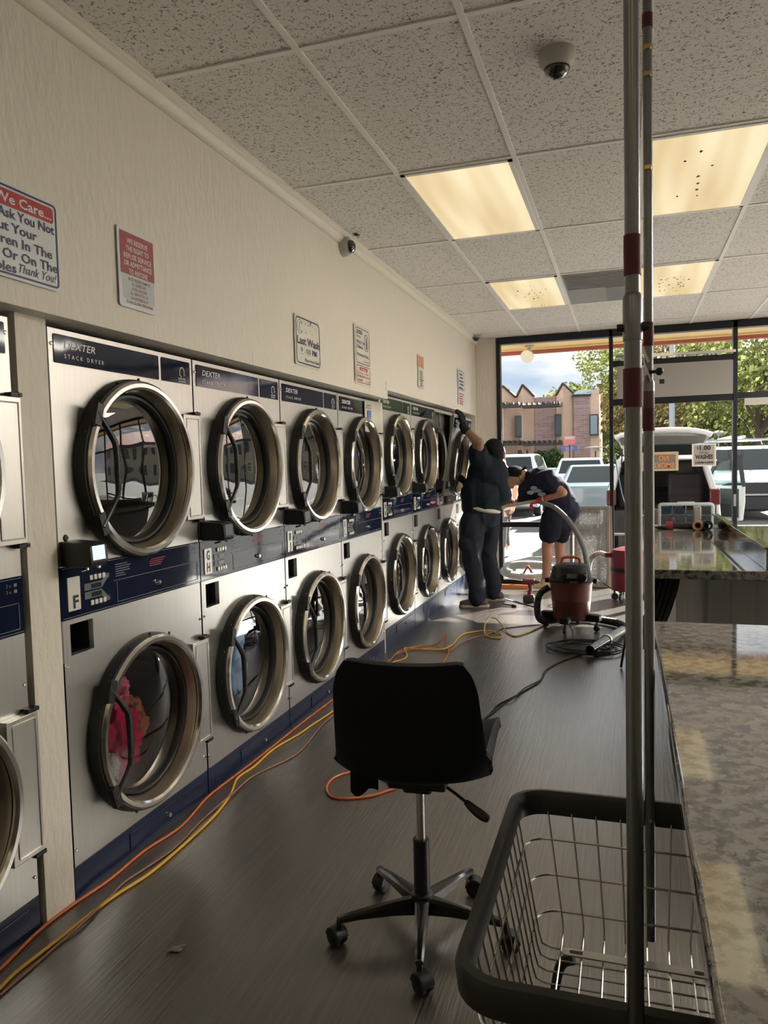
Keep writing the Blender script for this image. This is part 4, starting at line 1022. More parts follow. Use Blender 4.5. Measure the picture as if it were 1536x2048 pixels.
# second, bright red vacuum behind the poles
r2x, r2y = 1.80, 8.15
r = thing('shop_vacuum', 'bright red upright vacuum tank by the window, half hidden by the poles', 'vacuum', (r2x, r2y, 0))
vr2 = mat('tank_red', (.13, .013, .018), .5, spec=.3)
o = MB(); o.lathe([(.0001, .10), (.17, .10), (.175, .12), (.175, .48), (.16, .52), (.08, .545), (.0001, .55)], n=36); o.build('tank', vr2, r)
o = MB(); o.lathe([(.178, .30), (.182, .31), (.182, .33), (.178, .34)], n=36); o.build('band', vdark, r)
o = MB(); o.obox((-.19, 0, .46), (.10, .06, .05)); o.build('inlet', vr2, r, bevel=.01)
for a_ in (-120, 0, 120, 200):
    a = math.radians(a_); o = MB(); o.lathe([(.0001, -.012), (.035, -.012), (.035, .012), (.0001, .012)], (.15 * math.cos(a), .15 * math.sin(a), .0355), (-math.sin(a), math.cos(a), 0), 14); o.lathe([(.012, .05), (.012, .10)], (.15 * math.cos(a), .15 * math.sin(a), 0), n=8); o.build('caster', rubber, r)
o = MB(); corrugate(o, [V(r2x - .23, r2y, .46), V(r2x - .30, r2y + .02, .47), V(r2x - .385, r2y + .06, .40), V(r2x - .41, r2y + .05, .22), V(r2x - .40, r2y, .08), V(r2x - .46, r2y - .10, .03), V(r2x - .58, r2y - .18, .028)], .028, 12, .016)
tag(o.build('vacuum_hose', hose_p), 'brownish hose looping from the bright red tank to the floor', 'hose')
o = MB(); o.tube([at(2, .02, 1243, 1190), at(2, .28, 1190, 1157)], .006, 8); tag(o.build('metal_rod', chrome), 'thin steel rod lying by the bright red tank', 'rod')
o = MB(); o.tube(smooth_path([at(1, 8.98, 1229, 906), at(1, 8.9, 1243, 985), at(1, 8.75, 1262, 1062), V(1.72, 8.62, .006)], 5), .006, 8); tag(o.build('blue_cord', mat('cord_blue', (.05, .13, .22), .5)), 'thin blue cord hanging down beside the centre window mullion', 'cord')
# filter screens leaning in the window corner
woodf = mat('weathered_frame', (.17, .135, .105), .6, noise_=((20, 20, 3), .3, (.26, .22, .18)))
dustm = bpy.data.materials.new('dusty_screen'); dustm.use_nodes = True; t = dustm.node_tree; t.nodes.clear()
oo = N(t, 'ShaderNodeOutputMaterial'); mx = N(t, 'ShaderNodeMixShader'); tr = N(t, 'ShaderNodeBsdfTransparent'); df = N(t, 'ShaderNodeBsdfDiffuse'); tl = N(t, 'ShaderNodeBsdfTranslucent'); m2 = N(t, 'ShaderNodeMixShader')
df.inputs[0].default_value = (.36, .36, .35, 1); tl.inputs[0].default_value = (.42, .42, .41, 1); tc = N(t, 'ShaderNodeTexCoord'); nz = N(t, 'ShaderNodeTexNoise'); nz.inputs['Scale'].default_value = 40; nz.inputs['Detail'].default_value = 6
rp = N(t, 'ShaderNodeValToRGB'); rp.color_ramp.elements[0].position = .3; rp.color_ramp.elements[0].color = (.25, .25, .25, 1); rp.color_ramp.elements[1].position = .75; rp.color_ramp.elements[1].color = (.85, .85, .85, 1)
t.links.new(tc.outputs['Object'], nz.inputs['Vector']); t.links.new(nz.outputs['Fac'], rp.inputs[0]); t.links.new(rp.outputs[0], mx.inputs[0]); t.links.new(tr.outputs[0], mx.inputs[1]); m2.inputs[0].default_value = .5
t.links.new(df.outputs[0], m2.inputs[1]); t.links.new(tl.outputs[0], m2.inputs[2]); t.links.new(m2.outputs[0], mx.inputs[2]); t.links.new(mx.outputs[0], oo.inputs[0])
def screen(x, y, wd, ht, lean, yaw, label):
    r = thing('lint_screen', label, 'filter screen', (x, y, 0), yaw, 'framed lint screens leaning against the window')
    r.rotation_euler = (-lean, 0, yaw); b_ = .032
    o = MB(); o.box(0, b_, -.012, .012, 0.004, ht); o.box(wd - b_, wd, -.012, .012, .004, ht); o.box(b_, wd - b_, -.012, .012, .004, b_); o.box(b_, wd - b_, -.012, .012, ht - b_, ht); o.build('frame', woodf, r, bevel=.003)
    o = MB(); o.box(b_, wd - b_, -.002, .002, b_, ht - b_); o.build('dusty_mesh', dustm, r)
screen(1.205, 8.84, .39, .93, .13, 0, 'front framed lint screen leaning on the window beside the man in shorts')
screen(1.235, 8.90, .39, .92, .10, .04, 'second framed lint screen directly behind the front one')
screen(1.150, 8.92, .34, .88, .09, 0, 'narrow framed lint screen at the left of the leaning set')
# coiled pale hose with an orange bracket
c0 = at(2, .05, 1062, 1163)
c0.y = 8.88; c0.x = .70
pts = []
for k in range(40):
    a = k * 2 * PI / 17 + 2.2; pts.append(c0 + V((.30 + .03 * math.sin(k)) * math.cos(a), .09 * math.sin(a), .075 + .06 * (k / 40) + .055 * math.sin(a) + .02))
o = MB(); corrugate(o, pts, .032, 12, .014, .12); tag(o.build('ribbed_hose', hose_w), 'pale ribbed hose coiled on the floor below the window', 'hose')
o = MB(); o.beam((c0.x - .10, c0.y - .02, .10), (c0.x - .02, c0.y - .02, .235), .035, .02); o.beam((c0.x + .05, c0.y - .02, .10), (c0.x - .02, c0.y - .02, .235), .035, .02); tag(o.build('bracket', vor, bevel=.003), 'orange angled bracket standing inside the coiled pale hose', 'bracket')
o = MB(); o.box(.40, .80, 8.62, 8.68, 0, .045); tag(o.build('wood_board', mat('orange_board', (.45, .16, .06), .6)), 'reddish board on the floor in front of the coiled hose', 'board')
# cordless drill standing on its battery
q = at(2, 0, 1058, 1205)
r = thing('cordless_drill', 'red cordless drill standing on its battery beside the vacuum', 'drill', q)
o = MB(); o.obox((0, 0, .035), (.115, .075, .065)); o.build('battery', blackpl, r, bevel=.008)
o = MB(); o.obox((0, 0, .075), (.10, .06, .018)); o.tube([(.005, 0, .08), (.02, 0, .14), (.01, 0, .20)], [.022, .019, .024], 12); o.tube([(-.06, 0, .215), (.06, 0, .215)], [.030, .034], 16); o.build('body', mat('drill_red', (.13, .018, .02), .45), r, bevel=.004)
o = MB(); o.tube([(.06, 0, .215), (.085, 0, .215), (.11, 0, .217)], [.024, .022, .012], 14); o.build('chuck', blackpl, r)
o = MB(); o.tube([at(2, .006, 1003, 1195), at(2, .006, 1070, 1214)], .006, 8); tag(o.build('metal_rod', chrome), 'long thin rod on the floor in front of the drill', 'rod')
o = MB(); a_, b_ = at(2, .012, 1006, 1208), at(2, .012, 1024, 1211); o.tube([a_, b_], [.006, .007], 8); o.tube([b_, b_ + (b_ - a_).normalized() * .05], .013, 10); tag(o.build('screwdriver', blackpl), 'small screwdriver on the floor behind the man in navy', 'screwdriver')
# dark slat propped on the end of the near counter
o = MB(); o.beam(at(2, .008, 1242, 1334), V(1.795, 5.42, .36), .035, .016); o.beam(at(2, .008, 1242, 1334) + V(.06, .05, 0), V(1.83, 5.42, .36), .035, .016); tag(o.build('dark_slat', mat('slat_brown', (.06, .045, .04), .5), bevel=.003), 'dark folded wooden slat standing in the aisle beside the poles', 'slat')
# rubber belts hanging under the far counter
beltm = mat('belt_rubber', (.016, .018, .022), .6, spec=.3)
for k in range(5):
    x = 1.945 + .026 * k
    o = MB(); pts = smooth_path([V(x, 4.30 + .01 * k, .872), V(x - .012, 4.28, .78), V(x - .05, 4.27, .64), V(x - .10, 4.26, .50 + .004 * k), V(x - .135, 4.26, .42)], 5)
    vs = []
    for p in pts: vs += [p + V(-.0128, -.006, 0), p + V(.0128, .006, 0)]
    o.add(vs, [(2 * i, 2 * i + 2, 2 * i + 3, 2 * i + 1) for i in range(len(pts) - 1)])
    b_ = tag(o.build('rubber_belt', beltm), 'black rubber strap hanging under the front edge of the far counter', 'strap', 'black rubber straps under the far counter'); md = b_.modifiers.new('thick', 'SOLIDIFY'); md.thickness = .006
    md.offset = 0
# cables on the floor under the far counter
for k, (c_, lb) in enumerate((((.70, .42, .06), 'yellow cable on the sunlit floor under the far counter'), ((.03, .03, .03), 'black cable on the sunlit floor under the far counter'), ((.66, .64, .60), 'white cable on the sunlit floor under the far counter'))):
    cord('cable', lb, [(1300, 1222 - 10 * k + 4), (1325, 1218 - 9 * k), (1350, 1213 - 9 * k), (1375, 1212 - 8 * k)], c_, .011)
def leafmat0(name, c):
    m = bpy.data.materials.new(name); m.use_nodes = True; t = m.node_tree; t.nodes.clear(); oo = N(t, 'ShaderNodeOutputMaterial'); mx = N(t, 'ShaderNodeMixShader'); df = N(t, 'ShaderNodeBsdfDiffuse'); tl = N(t, 'ShaderNodeBsdfTranslucent')
    df.inputs[0].default_value = (*c, 1); tl.inputs[0].default_value = (*c, 1); mx.inputs[0].default_value = .6
    t.links.new(df.outputs[0], mx.inputs[1]); t.links.new(tl.outputs[0], mx.inputs[2]); t.links.new(mx.outputs[0], oo.inputs[0]); return m
# ---------------- tools on the far counter
toteM = leafmat0('clear_tote', (.72, .76, .78))
q = at(2, CH, 1398, 1056); q.y = 6.12; q.x = 2.21
r = thing('organizer_case', 'clear plastic organizer case standing on the far end of the counter', 'case', (q.x, q.y, CH))
glassp = glass_mat('clear_plastic', (.80, .84, .86), 1.45, .05)
o = MB(); f = ((-.20, 0, 0), (1, 0, 0), (0, 0, 1)); outline(o, 0, .40, 0, .19, .03, .022, f, 0, 0); cs = o.build('case_frame', toteM, r); md = cs.modifiers.new('thick', 'SOLIDIFY'); md.thickness = .05; md.offset = 0
o = MB(); o.box(-.18, .18, -.022, -.019, .02, .17); o.build('case_lid', glassp, r)
o = MB()
for x in (-.095, 0, .095): o.box(x - .004, x + .004, -.02, .02, .02, .17)
o.box(-.18, .18, -.02, .02, .092, .098); o.build('divider', toteM, r)
for k, (x, cc, nm) in enumerate(((-.14, (.10, .32, .60), 'cyan_packet'), (-.05, (.30, .42, .50), 'blue_grey_packet'), (.14, (.6, .5, .5), 'pink_packet'))):
    o = MB(); o.obox((x, -.004, .135), (.06, .02, .06)); o.build('packet', mat(nm, cc, .5), r, bevel=.004)
o = MB(); o.obox((0, 0, .192), (.12, .02, .012)); o.build('case_handle', toteM, r, bevel=.004)
q = V(2.33 - .05, 6.02, CH); o = MB(); o.obox(q + V(0, 0, .085), (.055, .05, .17)); tag(o.build('grey_canister', mat('canister_grey', (.25, .24, .22), .6), bevel=.008), 'upright grey canister on the counter in front of the clear case', 'canister')
def onC(px, py, dz=0.0): return at(2, CH + dz, px, py)
r0 = onC(1338, 1050, .03); 
r = thing('power_tool', 'black power tool with a maroon end lying on the far counter', 'power tool', (0, 0, 0))
a_, b_ = onC(1345, 1050, .03), onC(1410, 1056, .03); a_.y = b_.y = 5.95
o = MB(); o.tube([a_, a_.lerp(b_, .35), b_.lerp(a_, .2), b_], [.022, .026, .030, .034], 14); o.sphere(b_, .045, 14); o.build('body', blackpl, r)
o = MB(); d = (a_ - b_).normalized(); o.tube([a_, a_ + d * .05], [.034, .030], 14); o.build('end_cap', mat('maroon_plastic', (.22, .02, .03), .4), r)
for px, cc, lb in ((1393, (.45, .25, .12), 'copper coloured tape roll on the far counter'), (1412, (.03, .03, .03), 'black tape roll on the far counter')):
    q = onC(px + 3, 1054, .03); q.y = 5.9; q.x = at(1, 5.9, px + 3, 1054).x
    o = MB(); o.ring([(.036, -.02), (.036, .02), (.022, .02), (.022, -.02)], (q.x, q.y, CH + .0362), (.2, 1, 0), 24); tag(o.build('tape_roll', mat('roll_%d' % px, cc, .4)), lb, 'tape roll')
rn = random.Random(12)
for k in range(7):
    x, y = rn.uniform(1.93, 2.12), rn.uniform(5.92, 6.18); a = rn.uniform(-.5, .5); ln_ = rn.uniform(.06, .14)
    o = MB(); d = V(math.cos(a), math.sin(a), 0) * ln_
    o.tube([V(x, y, CH + .012), V(x, y, CH + .012) + d * .6], .006, 8); o.tube([V(x, y, CH + .012) + d * .6, V(x, y, CH + .012) + d], .0115, 8)
    tag(o.build('hand_tool', [chrome, blackpl][k % 2]), 'small hand tool among the tools heaped on the far counter behind the poles', 'hand tool', 'small hand tools on the far counter')
o = MB(); cc = V(2.0, 6.24, CH); pts = [cc + V(.14 * math.cos(PI * k / 14), 0, .13 * math.sin(PI * k / 14)) for k in range(15)]; o.tube(pts, .009, 8)
for k in range(3, 12, 2): o.tube([pts[k], V(pts[k].x, cc.y, CH)], .004, 6)
tag(o.build('arched_rack', mat('copper_brown', (.30, .11, .07), .4)), 'brown arched rack with thin bars standing on the far counter', 'rack')

# ================================================================== PEOPLE
def caps_mesh(caps):
    o = MB()
    for c in caps:
        if c[0] == 'e':            # ellipsoid: centre, radii, rotation (euler)
            from mathutils import Euler
            o.sphere(c[1], 1, 20, sc=c[2], mtx=Euler(c[3] if len(c) > 3 else (0, 0, 0)).to_matrix())
        else:                      # tapered capsule
            p, q, r0, r1 = Vector(c[0]), Vector(c[1]), c[2], c[3]
            d = (q - p); L_ = d.length; z = d / max(L_, 1e-6); prof = []
            for i in range(5): t_ = -PI / 2 + PI / 2 * i / 4; prof.append((max(1e-5, r0 * math.cos(t_)), r0 * math.sin(t_)))
            for i in range(5): t_ = PI / 2 * i / 4; prof.append((max(1e-5, r1 * math.cos(t_)), L_ + r1 * math.sin(t_)))
            o.lathe(prof, p, z, 16)
    return o
def organic(name, caps, voxel, m, parent=None, it=4, fold=None):
    """fuse the volumes into one continuous skin"""
    o = caps_mesh(caps).build(name, m, None, sharp=None)
    rm = o.modifiers.new('fuse', 'REMESH'); rm.mode = 'VOXEL'; rm.voxel_size = voxel; rm.use_smooth_shade = True
    sm = o.modifiers.new('soft', 'SMOOTH'); sm.iterations = it; sm.factor = .5
    dg = bpy.context.evaluated_depsgraph_get(); me = bpy.data.meshes.new_from_object(o.evaluated_get(dg))
    o.modifiers.clear(); old = o.data; o.data = me; bpy.data.meshes.remove(old); me.name = name
    if fold:
        sc, amp, stretch = fold
        nrm = [v.normal.copy() for v in me.vertices]
        for v, n_ in zip(me.vertices, nrm):
            p = v.co; q = Vector((p.x * sc[0], p.y * sc[1], p.z * sc[2]))
            v.co = p + n_ * amp * (1 - abs(noise.noise(q)) * 2.4)
    me.polygons.foreach_set('use_smooth', [True] * len(me.polygons))
    if not me.materials: me.materials.append(m)
    if parent: o.parent = parent
    return o
def hand(wrist, d, palm_n, curl=.5, s=1.0):
    """palm, four bent fingers and a thumb; d = pointing direction, palm_n = palm normal"""
    w = Vector(wrist); d = Vector(d).normalized(); n = Vector(palm_n); n = (n - d * n.dot(d)).normalized(); a = d.cross(n)
    c = [(w - d * .03, w + d * .02, .030 * s, .032 * s)]
    for k, off in enumerate((-.028, -.009, .010, .028)):
        c.append((w + d * .01, w + d * .085 * s + a * off * s, .022 * s, .013 * s))
        b0 = w + d * .088 * s + a * off * s; L1 = (.036, .042, .040, .032)[k] * s
        d1 = (d * math.cos(curl) + n * math.sin(curl)).normalized(); d2 = (d * math.cos(curl * 2) + n * math.sin(curl * 2)).normalized()
        b1 = b0 + d1 * L1; b2 = b1 + d2 * L1 * .85
        c.append((b0, b1, .0115 * s, .0105 * s)); c.append((b1, b2, .0105 * s, .009 * s))
    t0 = w + d * .03 * s - a * .026 * s; t1 = t0 + (d * .5 - a * .7 + n * .5).normalized() * .042 * s; t2 = t1 + (d * .8 - a * .2 + n * .5).normalized() * .032 * s
    c.append((t0, t1, .015 * s, .012 * s)); c.append((t1, t2, .012 * s, .010 * s))
    return c
skin1 = mat('skin_tan', (.24, .125, .08), .5); skin2 = mat('skin_light', (.34, .17, .11), .5); skin3 = mat('skin_fair', (.62, .34, .24), .5)
hairm = mat('black_hair', (.008, .008, .009), .75, spec=.2, bump=((90, 90, 90), .5, .006))
def A(Y, px, py): return at(1, Y, px, py)
def shoe(name, ankle, toe_dir, m, sole, parent, ln=.27):
    d = Vector((toe_dir[0], toe_dir[1], 0)).normalized(); a = Vector((ankle[0], ankle[1], 0)); s_ = Vector((-d.y, d.x, 0))
    up = V(0, 0, 1)
    o = organic(name, [(a - d * .05 + up * .055, a + d * .05 + up * .055, .045, .044), (a + d * .05 + up * .052, a + d * .16 + up * .040, .044, .034), (a + d * .02 + up * .09, a + up * .12, .043, .042)], .008, m, parent, 3)
    b_ = MB(); pl = [(-.095, -.036), (.06, -.040), (.15, -.044), (.195, -.025), (.20, .01), (.17, .040), (.06, .040), (-.095, .036), (-.108, 0)]
    b_.prism(pl, (a, d, s_), 0.0, .030); b_.build('sole', sole, o, bevel=.008)
    return o
# ---- man in navy lifting the dryer front
r = thing('person', 'man in navy polo and dark trousers reaching up with gloved hand to a dryer front', 'person', (.42, 7.6, 0))
ORG = Vector((.42, 7.6, 0))
kids = []
sh_l, el_l, wr_l = A(7.50, 957, 914), A(7.36, 955, 884), A(7.42, 930, 858)
sh_r, el_r, wr_r = A(7.80, 965, 925), A(7.86, 947, 985), A(7.72, 936, 972)
neck, head = A(7.62, 987, 934), A(7.62, 985, 904)
pelv = A(7.62, 962, 1030)
kn1, an1 = A(7.46, 944, 1112), A(7.44, 955, 1190); kn2, an2 = A(7.80, 974, 1112), A(7.82, 988, 1184)
hp1, hp2 = A(7.52, 946, 1045), A(7.74, 977, 1045)
an1.z = .11; an2.z = .11
body = [(neck - V(0, 0, .06), head, .062, .066), ('e', head, (.094, .080, .118)), ('e', head + V(-.045, -.0, -.03), (.05, .055, .075)), ('e', head + V(-.10, 0, -.015), (.016, .013, .02)), ('e', head + V(.012, -.078, -.01), (.022, .010, .032)),
        (neck - V(0, 0, .05), A(7.62, 965, 990), .09, .14), (A(7.62, 965, 990), pelv, .15, .14), (sh_l, neck - V(0, 0, .05), .07, .07), (sh_r, neck - V(0, 0, .05), .07, .07),
        (sh_l, el_l, .066, .050), (el_l, wr_l, .050, .032), (sh_r, el_r, .062, .046), (el_r, wr_r, .046, .032), (hp1, kn1, .09, .06), (kn1, an1, .06, .04), (hp2, kn2, .09, .06), (kn2, an2, .06, .04), (pelv, hp1, .13, .1), (pelv, hp2, .13, .1),
        (wr_l, wr_l + (wr_l - el_l).normalized() * .06, .03, .026), (wr_r, wr_r + (wr_r - el_r).normalized() * .06, .03, .026), (el_l + V(.01, 0, -.005), sh_l + (el_l - sh_l) * .4, .052, .062)]
kids.append(organic('body', body, .010, skin1, None, 5))
kids.append(organic('hair', [('e', head + V(.012, 0, .018), (.104, .094, .118)), ('e', head + V(.035, 0, -.03), (.078, .086, .09))], .008, hairm, None, 2, ((60, 60, 60), .003, 0)))
polo = mat('navy_polo', (.009, .015, .022), .8, spec=.2); pants = mat('dark_slate_trousers', (.019, .021, .032), .85, spec=.15); under = mat('cream_undershirt', (.50, .47, .41), .85)
ch = A(7.62, 975, 950); be = A(7.60, 964, 992)
shirt = [('e', ch, (.205, .165, .20)), ('e', be, (.215, .20, .20)), (ch + V(.03, 0, .10), neck - V(0, 0, .05), .12, .085), (A(7.62, 985, 945), A(7.62, 1000, 990), .115, .11), (A(7.60, 960, 975), A(7.60, 955, 1010), .16, .165), (A(7.64, 985, 980), A(7.62, 978, 1012), .13, .12),
         (ch + V(-.02, -.06, .08), sh_l, .11, .095), (sh_l, sh_l + (el_l - sh_l) * .38, .092, .084), (ch + V(0, .1, .07), sh_r, .10, .09), (sh_r, sh_r + (el_r - sh_r) * .7, .085, .078)]
kids.append(organic('polo_shirt', shirt, .010, polo, None, 3, ((7, 7, 3.2), .014, 0)))
o = organic('collar', [(neck + V(-.05, -.05, -.035), neck + V(.06, -.04, -.045), .022, .022), (neck + V(.06, -.04, -.045), neck + V(.06, .05, -.045), .022, .022), (neck + V(.07, 0, -.05), neck + V(.10, .0, -.085), .03, .02)], .007, polo, None, 2); kids.append(o)
kids.append(organic('undershirt', [('e', A(7.61, 963, 1016), (.205, .19, .045), (0, .22, 0))], .010, under, None, 3))
tr_ = [('e', A(7.62, 961, 1034), (.195, .175, .13)), (hp1, kn1, .122, .090), (kn1, an1 + V(0, 0, .04), .092, .072), (hp2, kn2, .118, .088), (kn2, an2 + V(0, 0, .04), .09, .072), (A(7.60, 950, 1050), kn1 + V(-.03, 0, .12), .125, .098), (an1 + V(0, 0, .06), an1 + V(-.01, 0, -.02), .078, .082), (an2 + V(0, 0, .06), an2 + V(-.01, 0, -.02), .076, .08)]
kids.append(organic('trousers', tr_, .010, pants, None, 3, ((8, 8, 5), .012, 0)))
shm = mat('charcoal_shoe', (.06, .05, .05), .7); som = mat('tan_sole', (.36, .29, .22), .7)
kids.append(shoe('shoe', an1 + V(.01, 0, 0), (-1, -.25), shm, som, None)); kids.append(shoe('shoe', an2 + V(.01, 0, 0), (-1, -.1), shm, som, None))
glv = mat('dark_work_glove', (.014, .014, .02), .6, spec=.2)
d = (wr_l - el_l).normalized()
kids.append(organic('glove', hand(wr_l + d * .02, (-.18, .10, 1), (-.9, .4, 0), .35, 1.25) + [(wr_l - d * .03, wr_l + d * .03, .042, .04)], .0045, glv, None, 2))
d = (wr_r - el_r).normalized()
kids.append(organic('glove', hand(wr_r + d * .02, (-.6, -.1, .7), (-.5, .4, -.5), .8, 1.2) + [(wr_r - d * .03, wr_r + d * .03, .04, .038)], .0045, glv, None, 2))
def seat(r, kids):
    M = Matrix.Translation(-r.location)
    for k in kids:
        if k.parent is None: k.parent = r; k.data.transform(M)
        for c in k.children: c.data.transform(M)
seat(r, kids)
# ---- young man bending with cap and red gloves
KY = 8.62
r = thing('person', 'young man in shorts and backward black cap bending over with red gloves', 'person', (1.0, KY, 0)); kids = []
pel = A(KY, 1119, 1016); chk = A(KY, 1083, 965); nk = A(KY, 1062, 957); hd = A(KY, 1033, 954)
s_n, e_n, w_n = A(KY - .17, 1095, 960), A(KY - .24, 1126, 985), A(KY - .16, 1086, 999)
s_f, e_f, w_f = A(KY + .16, 1075, 965), A(KY + .20, 1050, 1000), A(KY + .10, 1022, 1005)
h1, h2 = A(KY - .09, 1106, 1035), A(KY + .09, 1122, 1035); k1, k2 = A(KY - .09, 1094, 1092), A(KY + .09, 1119, 1092)
f1 = V(A(KY - .09, 1090, 1150).x, KY - .08, .10); f2 = V(A(KY + .09, 1118, 1150).x, KY + .10, .10)
fd = (A(KY, 1016, 985) - hd).normalized()
body = [(nk, hd + V(.02, 0, 0), .056, .06), ('e', hd, (.108, .082, .096), (0, .55, 0)), ('e', hd + V(-.055, 0, -.055), (.055, .055, .05), (0, .6, 0)), ('e', hd + V(-.098, 0, -.048), (.018, .012, .014)), ('e', hd + V(-.085, 0, -.092), (.026, .028, .016)), ('e', hd + V(-.06, 0, -.112), (.03, .03, .024)), ('e', hd + V(.012, -.076, -.022), (.017, .009, .027), (0, .5, 0)),
        ('e', hd + V(-.088, 0, -.018), (.022, .05, .016), (0, .6, 0)),
        (nk, chk, .07, .13), (chk, pel, .13, .13), (s_n, chk, .07, .1), (s_f, chk, .07, .1), (s_n, e_n, .055, .046), (e_n, w_n, .047, .031), (s_f, e_f, .052, .042), (e_f, w_f, .042, .03),
        (pel, h1, .12, .10), (pel, h2, .12, .1), (h1, k1, .088, .062), (k1, k1.lerp(f1, .35) + V(.012, 0, 0), .060, .060), (k1.lerp(f1, .35) + V(.012, 0, 0), f1, .058, .038), (h2, k2, .088, .062), (k2, k2.lerp(f2, .35) + V(.012, 0, 0), .06, .06), (k2.lerp(f2, .35) + V(.012, 0, 0), f2, .058, .038)]
kids.append(organic('body', body, .009, skin2, None, 4))
capm = mat('black_cap', (.006, .006, .009), .8, spec=.15); jer = mat('navy_tee', (.011, .012, .027), .8, spec=.2); shorts = mat('navy_shorts', (.009, .011, .02), .85, spec=.15); rglove = mat('red_glove', (.42, .02, .035), .65); cuff = mat('white_cuff', (.6, .55, .5), .8)
kids.append(organic('cap', [('e', hd + V(-.005, 0, .045), (.120, .094, .082), (0, .30, 0)), (hd + V(.065, -.035, .060), hd + V(.105, -.03, .115), .016, .012), (hd + V(.065, .035, .060), hd + V(.105, .03, .115), .016, .012), (hd + V(.07, 0, .07), hd + V(.115, 0, .12), .018, .012)], .007, capm, None, 3))
kids.append(organic('hair', [('e', hd + V(.075, 0, .028), (.052, .075, .055)), ('e', hd + V(.105, -.02, .045), (.03, .04, .03)), ('e', hd + V(.06, -.06, .0), (.03, .02, .04))], .008, mat('blond_brown_hair', (.32, .20, .09), .6, bump=((80, 80, 80), .8, .01)), None, 1, ((45, 45, 45), .010, 0)))
tee = [('e', chk, (.17, .19, .15), (0, .5, 0)), (chk, A(KY, 1108, 985), .17, .175), (A(KY, 1108, 985), A(KY, 1128, 1020), .172, .16), (A(KY, 1075, 968), A(KY, 1058, 980), .15, .12), (A(KY, 1060, 980), A(KY, 1046, 997), .10, .055), (A(KY, 1082, 975), A(KY, 1062, 1000), .12, .05), (nk, chk, .095, .15), (A(KY, 1125, 1005), A(KY, 1122, 1040), .15, .155),
       (chk + V(.03, -.08, .0), s_n, .13, .115), (s_n, s_n + (e_n - s_n) * .48, .11, .085), (chk + V(0, .1, 0), s_f, .12, .10), (s_f, s_f + (e_f - s_f) * .5, .10, .085)]
kids.append(organic('tee_shirt', tee, .010, jer, None, 3, ((7, 7, 6), .014, 0)))
o = MB(); m_ = s_n + (e_n - s_n) * .50; d = (e_n - s_n).normalized(); o.tube([m_ - d * .035, m_ - d * .022], .0905, 20, caps=False); kids.append(o.build('sleeve_stripe', cuff, None))
o = MB(); rn = random.Random(5); c0 = A(KY - .205, 1077, 984)
for k in range(9): o.sphere(c0 + V(rn.uniform(-.09, .10), rn.uniform(-.008, .004), rn.uniform(-.035, .035) + .01), rn.uniform(.018, .032), 8, sc=(1.3, .25, .8))
kids.append(o.build('chest_print', mat('grey_blue_print', (.20, .22, .26), .8), None))
sho = [('e', pel + V(0, 0, -.03), (.165, .17, .13)), (h1, h1.lerp(k1, .45), .125, .118), (h2, h2.lerp(k2, .45), .125, .118), (h1.lerp(k1, .40), h1.lerp(k1, .58), .112, .110), (h2.lerp(k2, .40), h2.lerp(k2, .58), .112, .110)]
kids.append(organic('shorts', sho, .009, shorts, None, 2, ((8, 8, 6), .010, 0)))
tan = mat('tan_shoe', (.40, .28, .17), .7)
kids.append(shoe('shoe', f1, (-1, -.2), tan, cuff, None)); kids.append(shoe('shoe', f2, (-1, -.1), tan, cuff, None))
for w_, e_, dd in ((w_n, e_n, V(-1, .0, -.25)), (w_f, e_f, V(-1, -.1, 0))):
    d = (w_ - e_).normalized(); kids.append(organic('glove', hand(w_ + d * .03, dd, (.15, .35, -1), 1.0, 1.15) + [(w_ - d * .01, w_ + d * .04, .042, .040)], .0045, rglove, None, 2))
    o = MB(); o.tube([w_ - d * .025, w_ - d * .008], .044, 16, caps=False); kids.append(o.build('glove_cuff', cuff, None))
seat(r, kids)
# the long tan nozzle he holds
o = MB(); o.beam(A(8.48, 1006, 1013), A(8.48, 1074, 1002), .035, .07, up=(0, 1, 0)); o.beam(A(8.47, 1001, 1014), A(8.47, 1010, 1013), .05, .08, up=(0, 1, 0))
tag(o.build('crevice_nozzle', mat('tan_nozzle', (.34, .28, .21), .5), bevel=.004), 'flat tan nozzle held by the red gloves', 'nozzle')
# ---- person outside, partly hidden
WY = 11.6
r = thing('person', 'person outside in a pink top and grey leggings, behind the man in navy', 'person', (0.05, WY, -.02)); kids = []
n_, hd2 = A(WY, 999, 925), A(WY, 996, 905); pe = A(WY, 1005, 1015); sr, er, wr2 = A(WY - .15, 1018, 948), A(WY - .18, 1032, 978), A(WY - .3, 1028, 1010)
q1, q2 = A(WY - .05, 1004, 1030), A(WY + .08, 1010, 1030); g1, g2 = A(WY - .05, 1005, 1068), A(WY + .08, 1010, 1068); u1, u2 = V(A(WY, 1007, 1100).x, WY - .05, .06), V(A(WY, 1012, 1100).x, WY + .1, .06)
body = [(n_, hd2, .05, .055), ('e', hd2, (.085, .075, .105)), ('e', hd2 + V(-.085, 0, -.01), (.016, .013, .02)), ('e', hd2 + V(0, -.076, 0), (.02, .01, .03)), (n_, pe, .10, .12), (sr, n_, .06, .06), (sr, er, .05, .042), (er, wr2, .042, .03), (A(WY + .15, 992, 948), n_, .06, .06), (A(WY + .15, 992, 948), A(WY + .1, 985, 985), .05, .04), (A(WY + .1, 985, 985), A(WY - .1, 1000, 1012), .04, .028),
        (q1, g1, .08, .055), (g1, u1, .055, .035), (q2, g2, .08, .055), (g2, u2, .055, .035), (pe, q1, .12, .1), (pe, q2, .12, .1)] + hand(wr2, wr2 - er, (-1, 0, 0), .5)
kids.append(organic('body', body, .008, skin3, None, 3))
